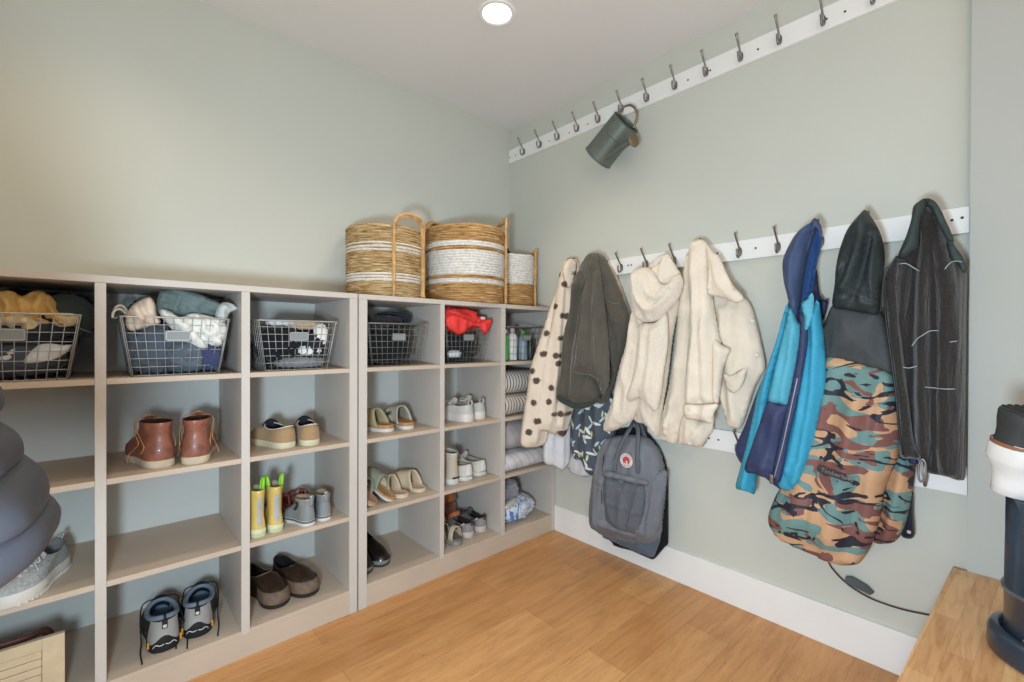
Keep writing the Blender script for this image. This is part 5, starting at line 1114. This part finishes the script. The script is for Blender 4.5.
# ---- charcoal fleece
CF = M('charcoal_flecked_fleece', '#322F2D', .95, .35, 220, bump=.5, bscale=300, sheen=.3, spec=.15); wrinkle(CF, .8, .016, (14, 14, 2.2)); CO = fabric('smooth_dark_shell', '#3A4341', .1, 900, .1, .5, 0); CS = M('pale_blue_stitch', '#8FA3A8', .7)
t = garment('charcoal_fleece', 'charcoal fleece jacket with pale stitched lines, hung inside out at the right end', 'jacket', 930, 478, .12)
piece('body', t, [(905, 250), (912, 225), (920, 204), (930, 200), (940, 208), (950, 232), (958, 255), (967, 270), (966.5, 320), (966, 400), (965.5, 470), (961, 480.5), (945, 476), (927, 472), (922, 460), (912, 458), (900, 453.5), (898.5, 425), (896, 400), (890, 350), (885, 300), (884, 275), (895, 262)], .115, .065, .075, CF, [([(924, 215), (910, 270), (904, 350), (906, 450)], .032, .018), ([(928, 212), (926, 290), (922, 380), (926, 465)], .034, .022), ([(936, 220), (947, 300), (946, 400), (946, 470)], .034, .022), ([(921, 235), (914, 320), (914, 450)], -.028, .015), ([(932, 225), (935, 330), (936, 465)], -.026, .015), ([(948, 250), (959, 330), (959, 470)], .022, .016)], seed=60, rim=.06, res=.008)
piece('left_edge', t, [(898, 256), (890, 264), (884, 272), (883, 290), (885, 315), (889, 345), (893, 375), (897, 400), (899, 430), (900, 456), (910, 458.5), (921, 458), (914, 440), (909, 400), (903, 350), (899, 310), (899, 280)], .185, .022, .04, CF, [([(890, 285), (900, 380), (908, 450)], .012, .010)], seed=61, rim=.03)
piece('hood_lining', t, [(925, 198.5), (918, 202), (913, 207), (911, 220), (906, 236), (898, 256), (904, 259), (911, 254), (918, 248), (919, 232), (921, 218), (926, 207)], .225, .022, .05, CO, [([(918, 207), (912, 235), (904, 254)], .010, .012)], seed=62, rim=.025, res=.010)
piece('hood_rim', t, [(925, 198.5), (932, 199.5), (938, 205), (945, 219), (951, 232), (954, 241), (949, 243), (943, 234), (936, 220), (930, 208), (926, 206)], .215, .014, .04, CO, seed=63, rim=.02, res=.009)
piece('collar_flap', t, [(946, 240), (955, 246), (963, 258), (967, 268), (964, 274), (957, 264), (950, 258)], .175, .012, .03, CO, seed=64, rim=.015, res=.009)
line_tube('zip', t, [(886, 278, .215), (885, 310, .218), (890, 350, .218), (896, 395, .216), (899, 430, .214), (903, 455, .212)], .21, .0032, M('dark_zip', '#26282A', .4, metal=.4), n=6)
for k, pts in enumerate(([(899, 264, .235), (906, 263.5, .236), (914, 268, .23), (919, 271, .218)], [(945, 269, .225), (950, 263, .21), (956, 261, .20), (962, 262, .19)], [(912, 346, .206), (917, 339, .212), (923, 335, .22), (930, 331, .212), (938, 330.5, .22)], [(903, 367, .214), (909, 368, .212), (917, 366, .208)], [(925, 387, .216), (935, 388, .208), (945, 389, .219), (955, 389, .212)], [(950, 342, .222), (957, 341, .212)])):
    line_tube('stitched_line', t, pts, .2, .0017, CS, n=5)
t2 = thing('carabiner', 'steel carabiner clipped to the hem of the charcoal fleece', 'carabiner', (-.17,)+tuple(on_wall(922, 481, .17)))
P = [(-.17,)+tuple(on_wall(x, y, .17)) for x, y in [(922, 459), (925.5, 463), (926, 472), (923.5, 480), (920.5, 481.5), (918.5, 476), (919, 464)]]
obj('loop', tube(spline(P, 6, True), .0034, 8, True), MT['steel'], t2); obj('gate', tube([P[1], P[3]], .0026, 8), MT['wire'], t2)
# ---- grey backpack
BP = fabric('slate_grey_canvas', '#74777E', .10, 600, .2, .75, .05); BPD = fabric('dark_slate_canvas', '#60646B', .1, 600, .2, .75, .05); BK = fabric('black_padding', '#14161A', .1)
t = garment('backpack', 'slate grey square backpack with a round red and white badge, on the lowest rail', 'backpack', 630, 555, .10)
piece('back_panel', t, [(612, 432), (640, 428), (658, 446), (667, 470), (668, 510), (668, 538), (667.5, 544.5), (664, 548), (657, 556.5), (653, 559.5), (648, 558), (632, 551), (610, 541), (600, 500), (604, 455)], .055, .012, .03, BK, seed=70, rim=.02)
piece('bottom', t, [(604, 500), (640, 505), (660, 500), (661, 535), (657, 549), (653.5, 556.5), (648, 555.5), (632, 549.5), (611, 540.5), (603, 533)], .09, .045, .04, fabric('blue_slate_base', '#566471', .1), seed=71, rim=.03)
piece('body', t, [(605, 442), (611, 437), (626, 434.5), (644, 436), (653, 443), (659, 452), (664, 470), (665, 492), (662, 520), (660, 537), (650, 543.5), (636, 543), (614, 538), (602, 533), (594, 528), (591, 517), (592, 500), (594, 480), (598, 460)], .115, .085, .07, BP, [([(604, 450), (603, 490), (604, 525)], .012, .007), ([(648, 445), (655, 480), (650, 530)], .012, .014), ([(606, 478), (640, 487), (647, 483)], .010, .008), ([(610, 520), (640, 532)], .012, .016), ([(600, 470), (596, 520)], .010, .012)], seed=72, rim=.055, res=.011)
piece('front_pocket', t, [(605, 476), (618, 478), (632, 482), (645, 485), (646, 500), (643, 518), (638, 533), (620, 530), (606, 522), (603, 500)], .195, .022, .04, BPD, [([(606, 500), (640, 512)], .006, .012), ([(640, 490), (632, 525)], .008, .010)], seed=73, rim=.025)
piece('pocket_flap', t, [(604, 471), (618, 473), (634, 477), (647, 480.5), (646.5, 486), (632, 483), (617, 479.5), (604, 477)], .212, .010, .02, BP, seed=74, rim=.012, res=.009)
piece('side_pocket', t, [(647, 482), (654, 474), (664, 470), (667, 476), (664, 500), (660, 525), (652, 540), (643, 538), (645, 515), (647, 495)], .15, .032, .05, BP, [([(650, 485), (655, 505), (648, 530)], .010, .010)], seed=75, rim=.03)
line_tube('zip', t, [(604, 455, .197), (601.5, 480, .20), (602, 505, .2), (603, 527, .195)], .2, .0022, BK, n=6)
for pts in ([(614.5, 467, .208), (617, 454, .206), (622, 442, .19), (629, 430, .15), (635, 420.5, .085), (640, 424, .08), (645, 438, .10)], [(637.5, 469, .21), (637, 455, .208), (638, 441, .19), (638, 430, .15), (636, 420.5, .09), (641, 427, .085), (648, 444, .10)]):
    P = [(-o,)+tuple(on_wall(x, y, o)) for x, y, o in pts]
    obj('handle', ribbon(spline(P, 6), .021, .004, (0, 1, 0)), BPD, t)
    q = pts[0]; y, z = on_wall(q[0], q[1]-2, q[2]); obj('handle_anchor', box(-q[2]-.003, -q[2]+.012, y-.011, y+.011, z-.03, z+.03, .003), BPD, t)
y, z = on_wall(626.5, 460.5, .21)
Fm = Matrix(((0, 0, -1, -.2095), (-1, 0, 0, y), (0, 1, 0, z), (0, 0, 0, 1)))     # local x -> right in the picture (-Y), y -> up, z -> into the room
RD = M('badge_red', '#B8474F', .6, 0); WB = M('badge_white', '#D9D6D2', .6, 0)
obj('badge', xf(prism(circ(.036, 40), (0, 0, 0), (1, 0, 0), (0, 1, 0), (0, 0, 1), .003), Fm), WB, t, smooth=False)
fox = [(.021*math.cos(a), .021*math.sin(a)) for a in np.linspace(-.35*PI, 1.32*PI, 26)]+[(-.012, -.010), (-.004, -.017), (.001, -.011), (-.004, -.004), (.002, .001), (.009, -.004), (.008, -.012)]
obj('badge_emblem', xf(prism(fox, (0, 0, .003), (1, 0, 0), (0, 1, 0), (0, 0, 1), .0012), Fm), RD, t, smooth=False)
def ring_text(s, r, a0, da, flip=False):
    ds = []
    for i, ch in enumerate(s):
        a = a0+(i-(len(s)-1)/2)*da*(1 if flip else -1)
        d = text_mesh(ch, .0105)
        m = Matrix.Translation((r*math.cos(a), r*math.sin(a), .0034)) @ Matrix.Rotation(a+(PI/2 if flip else -PI/2), 4, 'Z')
        ds.append(xf(d, m))
    return join(*ds)
obj('badge_lettering', xf(join(ring_text('FJÄLLRÄVEN', .0285, PI/2, .27), ring_text('KÅNKEN', .0285, -PI/2, .27, True)), Fm), RD, t, smooth=False)
# ------------------------------------------------------------------ watering can on the top rail
GMET = M('grey_green_galvanised', '#626B62', .42, .12, 12, metal=.2, bump=.05, bscale=60); BRZ = M('bronze_handle', '#8A7A63', .4, .1, 20, metal=.7)
bc, tc = Vector((-.125, -.871, 2.241)), Vector((-.125, -1.056, 2.376))
ax = (tc-bc).normalized(); er = Vector((0, ax.z*-1, ax.y)).normalized()      # er: right and down along the wall
er = er if er.z < 0 else -er
es = (er*.95+Vector((-1, 0, 0))*.33).normalized(); ey = ax.cross(es)
CM4 = Matrix.Translation(bc) @ Matrix(((es.x, ey.x, ax.x, 0), (es.y, ey.y, ax.y, 0), (es.z, ey.z, ax.z, 0), (0, 0, 0, 1)))
t = thing('watering_can', 'grey-green metal watering can hanging from a hook on the top rail', 'watering can'); t.matrix_basis = CM4
Hc = (tc-bc).length; rb, rt = .086, .080
cp = [(.001, .004), (rb-.004, .004), (rb+.002, 0), (rb+.002, .008), (rb-.001, .010)]
taper = lambda f: rb-.001+(rt-rb+.001)*f
for f in (.1, .3, .5, .60): cp.append((taper(f), Hc*f))
cp += [(taper(.62), Hc*.62-.003), (taper(.62)+.002, Hc*.62), (taper(.62), Hc*.62+.003)]
for f in (.64, .8, .95): cp.append((taper(f), Hc*f))
obj('can_body', lathe(cp+[(rt, Hc-.006), (rt+.003, Hc-.003), (rt, Hc), (rt-.004, Hc-.004), (rb-.008, .012), (.001, .012)], 56), GMET, t, world=False, autosmooth=.6)
pts = [(rb*.80, 0, .045), (rb+.002, 0, .075), (rb+.030, 0, .125), (rb+.050, 0, .165), (rb+.064, 0, .190)]
obj('spout', tube(spline(pts, 5), [.021-.009*k/20 for k in range(21)], 16), GMET, t, world=False)
obj('rose', xf(lathe([(.001, -.022), (.010, -.022), (.011, -.012), (.034, .004), (.037, .008), (.034, .011), (.001, .013)], 28), Matrix.Translation((rb+.076, 0, .206)) @ Matrix.Rotation(.62, 4, 'Y')), BRZ, t, world=False)
hp = [(-o,)+tuple(on_wall(x, y, o)) for x, y, o in ((618.5, 114.5, .125), (619, 111, .122), (624, 106.8, .115), (630.4, 105.2, .105), (635, 108.5, .095), (636.9, 114.4, .088), (636, 121, .082), (633, 128, .078))]
obj('handle', tube(spline(hp, 8), .0062, 10), BRZ, t)
# ------------------------------------------------------------------ bench, boot dryer with an upturned shoe
BZ = .46
t = thing('wooden_bench', 'butcher-block wooden bench top in the right foreground', 'bench', (-.55, -2.62, 0))
poly = [(-.042, -2.300), (-.86, -2.262), (-1.12, -2.258), (-1.12, -2.95), (-.045, -2.95)]
obj('bench_top', join(prism(poly, (0, 0, BZ-.040), (1, 0, 0), (0, 1, 0), (0, 0, 1), .040)), MT['bench'], t, smooth=False)
for x, y in ((-.12, -2.36), (-1.05, -2.33), (-.12, -2.88), (-1.05, -2.88)): obj('leg', box(x-.028, x+.028, y-.028, y+.028, 0, BZ-.0405, .003), MT['bench'], t, smooth=False)
DC = (-.499, -2.533)
DK = M('blue_black_enamel', '#3B4858', .30, .15, 14, metal=.5, coat=.3); DS = M('dark_steel_ring', '#7E8890', .3, metal=.8)
t = thing('boot_dryer', 'dark metal boot dryer column with a round foot, standing on the bench', 'boot dryer', (DC[0], DC[1], BZ+.0005))
obj('foot', lathe([(.001, 0), (.134, 0), (.140, .004), (.142, .012), (.141, .048), (.136, .058), (.122, .064), (.122, .064), (.118, .058), (.116, .05), (.001, .05)], 64), DK, t, world=False)
obj('column', lathe([(.112, .046), (.112, .155), (.115, .158), (.115, .163), (.112, .166), (.110, .385), (.104, .385), (.102, .05)], 56), DK, t, world=False)
obj('collar_ring', lathe([(.113, .156), (.1175, .157), (.1175, .164), (.113, .165)], 56), DS, t, world=False)
obj('screw', lathe([(.001, .064), (.007, .064), (.007, .068), (.001, .0695)], 16, (-.085, .075, 0)), MT['steel'], t, world=False)
# upturned shoe on the column: sole up
US = dict(sole=M('black_tread', '#2E302F', .7, .1, 40), upper=M('cream_suede_upper', '#DAD8D4', .8, .06, 20), lining=M('grey_shoe_lining', '#5B5A58', .9), welt=M('brown_welt', '#8B5A3F', .6))
def up_extra(t, L, W, K, top, yc, m):
    obj('welt', shell([ring(L, W, z, 0, 1, 1.05, 0, **K) for z in (.077, .079, .085, .087)], .002), m['welt'], t, world=False)
    ds = []
    for k in range(16):
        s = .03+.92*k/15
        ds.append(box(L*s-.004, L*s+.004, yc(s)-foot(s)*W*.47, yc(s)+foot(s)*W*.47, -.005, .004, .001))
    obj('tread_bars', join(*ds), m['sole'], t, world=False, smooth=False)
shoe('upturned_boot', 'cream boot with a black ridged sole, upside down on the dryer column', 'boot', (-.584, -2.428, 1.06), 0, .27, .125, [(0, .98), (.004, 1.02), (.026, .96), (.048, .82), (.066, .80), (.078, .92)],
     [(.076, 0, 1, 1.03, 0), (.094, -.012, 1.0, 1.14, .06), (.118, -.012, .98, 1.14, .12), (.132, .0, .9, 1.05, .25), (.146, .03, .78, .98, .45), (.164, .05, .66, .92, .7), (.186, .06, .60, .90, .9), (.21, .06, .60, .90, 1)], US, 1, None, extra=up_extra, rot=(PI+.22, 0, -.74))
# ------------------------------------------------------------------ power cord on the wall
t = thing('power_cord', 'thin black cord with an inline adapter, running along the wall below the camouflage parka', 'cord', (-.01,)+tuple(on_wall(875, 596, .01)))
W_ = lambda x, y, o: (-o,)+tuple(on_wall(x, y, o))
obj('cable', tube(spline([W_(826, 535, .03), W_(828, 560, .03), W_(836, 573, .03), W_(850, 586, .03), W_(868, 597, .03), W_(885, 604, .03), W_(905, 610, .028), W_(929, 615, .028), W_(950, 619, .028)], 8), .003, 8), M('black_cable', '#15181B', .5), t)
a, b = Vector(W_(845, 579, .03)), Vector(W_(871, 592.5, .03)); u = (b-a).normalized(); v = u.cross(Vector((1, 0, 0))).normalized()
v = v if v.z > 0 else -v
obj('adapter', join(prism([(0, -.012), ((b-a).length, -.010), ((b-a).length+.008, .004), ((b-a).length*.8, .016), ((b-a).length*.2, .020), (0, .010)], a-Vector((.004, 0, 0)), u, v, (1, 0, 0), .016)), M('grey_adapter', '#4A5558', .45), t, smooth=False)
# ------------------------------------------------------------------ slatted panel in the bottom left cubby
CW = M('pale_sanded_wood', '#CDB896', .7, .08, 20, bump=.1, bscale=60)
t = thing('slatted_panel', 'pale wooden slatted panel standing in the bottom left cubby', 'panel', (-2.43, -.42, .1055))
z0, z1, x0, x1, yf = .1055, .300, -2.59, -2.266, -.43
obj('frame', join(box(x1-.05, x1, yf, yf+.018, z0, z1, .002), box(x0, x0+.05, yf, yf+.018, z0, z1, .002), box(x0+.05, x1-.05, yf, yf+.018, z1-.035, z1, .002), box(x0+.05, x1-.05, yf, yf+.018, z0, z0+.035, .002)), CW, t, smooth=False)
for k in range(5):
    z = z0+.037+.0245*k; obj('slat', box(x0+.051, x1-.051, yf+.004, yf+.014, z, z+.0225, .002), CW, t, smooth=False)
t = thing('leather_strap', 'dark red-brown leather strap drooping over the top of the slatted panel', 'strap', (-2.42, -.3, .29))
obj('strap', ribbon(spline([(-2.56, -.36, .296), (-2.50, -.40, .303), (-2.42, -.412, .308), (-2.35, -.405, .306), (-2.31, -.36, .29), (-2.30, -.30, .20), (-2.30, -.27, .109)], 6), .022, .004, (0, -.5, .8)), M('oxblood_leather', '#4A2622', .5), t)
# ------------------------------------------------------------------ quilted jacket on the left wall
PF = M('charcoal_puffer_nylon', '#44454C', .5, .10, 8, bump=.2, bscale=30, spec=.4)
t = thing('puffer_jacket', 'dark grey quilted puffer jacket hanging on the left, close to the camera', 'jacket', (-2.43, -1.52, .93))
def puffer(zs, cx, cy, rx, ry, seed):
    """baffles: zs crease heights from top to bottom; radii per crease"""
    V = []; rows = 0; nv = 72
    for i in range(len(zs)-1):
        for q in range(10):
            f = q/10; z = zs[i]*(1-f)+zs[i+1]*f
            puff = math.sqrt(max(0, 1-(2*f-1)**2))
            X = rx[i]*(1-f)+rx[i+1]*f; Y = ry[i]*(1-f)+ry[i+1]*f; c0 = cx[i]*(1-f)+cx[i+1]*f
            for k in range(nv):
                a = 2*PI*k/nv; n = noise.noise(Vector((math.cos(a)*3, math.sin(a)*3, i*2.3+seed)))
                w = 1+.0*n; o = .030*puff*(1+.35*n)
                zz = z+.012*math.sin(a*2+i)*1.0-.014*math.cos(a)
                V.append((c0+(X+o)*math.cos(a)*w, cy+(Y+o)*math.sin(a)*w, zz))
            rows += 1
    Fs = grid_faces(rows, nv, True)+[tuple(range(nv)), tuple((rows-1)*nv+k for k in range(nv))]
    return V, Fs
zs = [1.50, 1.44, 1.365, 1.29, 1.215, 1.14, 1.075, 1.007, .945]
obj('quilted_body', puffer(zs, [-2.57, -2.55, -2.53, -2.51, -2.495, -2.48, -2.465, -2.455, -2.46], -1.52, [.05, .09, .130, .155, .168, .174, .182, .200, .200], [.06, .14, .20, .22, .23, .235, .24, .24, .22], 1), PF, t)
obj('collar', lathe([(.055, 0), (.062, .03), (.058, .06), (.048, .062), (.045, 0)], 32, (-2.565, -1.52, 1.49)), PF, t)
obj('hanging_loop', tube(spline([(-2.60, -1.52, 1.54), (-2.615, -1.52, 1.585), (-2.625, -1.52, 1.60), (-2.612, -1.52, 1.585), (-2.59, -1.52, 1.545)], 5), .003, 6), PF, t)
t = thing('wall_hook', 'steel coat hook on the left wall that the puffer jacket hangs from', 'hook', (-2.645, -1.52, 1.6))
obj('plate', box(-2.6445, -2.640, -1.532, -1.508, 1.575, 1.635, .001), MT['steel'], t, smooth=False)
obj('prong', tube(spline([(-2.641, -1.52, 1.60), (-2.628, -1.52, 1.592), (-2.612, -1.52, 1.595), (-2.606, -1.52, 1.612)], 5), .004, 8), MT['steel'], t)
# ------------------------------------------------------------------ light
w = bpy.data.worlds.new('room_daylight'); SC.world = w; w.use_nodes = True
w.node_tree.nodes['Background'].inputs['Color'].default_value = (.90, .95, 1, 1)
w.node_tree.nodes['Background'].inputs['Strength'].default_value = 1.0
k = lamp('added_cool_key', 'AREA', (-2.38, -2.32, 1.0), 40, (.66, .84, 1), .22); aim(k, (-.6, -.9, .8))  # flash-like cool lamp added beside the camera, out of view; no window there
lamp('downlight_beam', 'SPOT', (LX, LY, HC-.012), 32, (1, .80, .58), .09, (0, 0, 0), 2.05)
lamp('downlight_beam_left', 'SPOT', (LX2, LY, HC-.012), 24, (1, .80, .58), .09, (0, 0, 0), 2.5)
lamp('added_warm_fill', 'POINT', (-2.2, -3.0, 2.25), 21, (1, .84, .66), .3)  # unseen warm fill light added behind the camera, belongs to no fitting
# ------------------------------------------------------------------ camera
cd = bpy.data.cameras.new('camera'); cam = bpy.data.objects.new('camera', cd); COL.objects.link(cam)
cd.sensor_width = 36; cd.lens = 36*FPX/1024; cd.clip_start = .02; cd.clip_end = 100
cam.matrix_world = Matrix(((R[0], U[0], -F[0], CAM[0]), (R[1], U[1], -F[1], CAM[1]), (R[2], U[2], -F[2], CAM[2]), (0, 0, 0, 1)))
SC.camera = cam
vs = SC.view_settings; vs.view_transform = 'Standard'; vs.look = 'None'; vs.gamma = 1; vs.use_curve_mapping = False; vs.exposure = 0.03
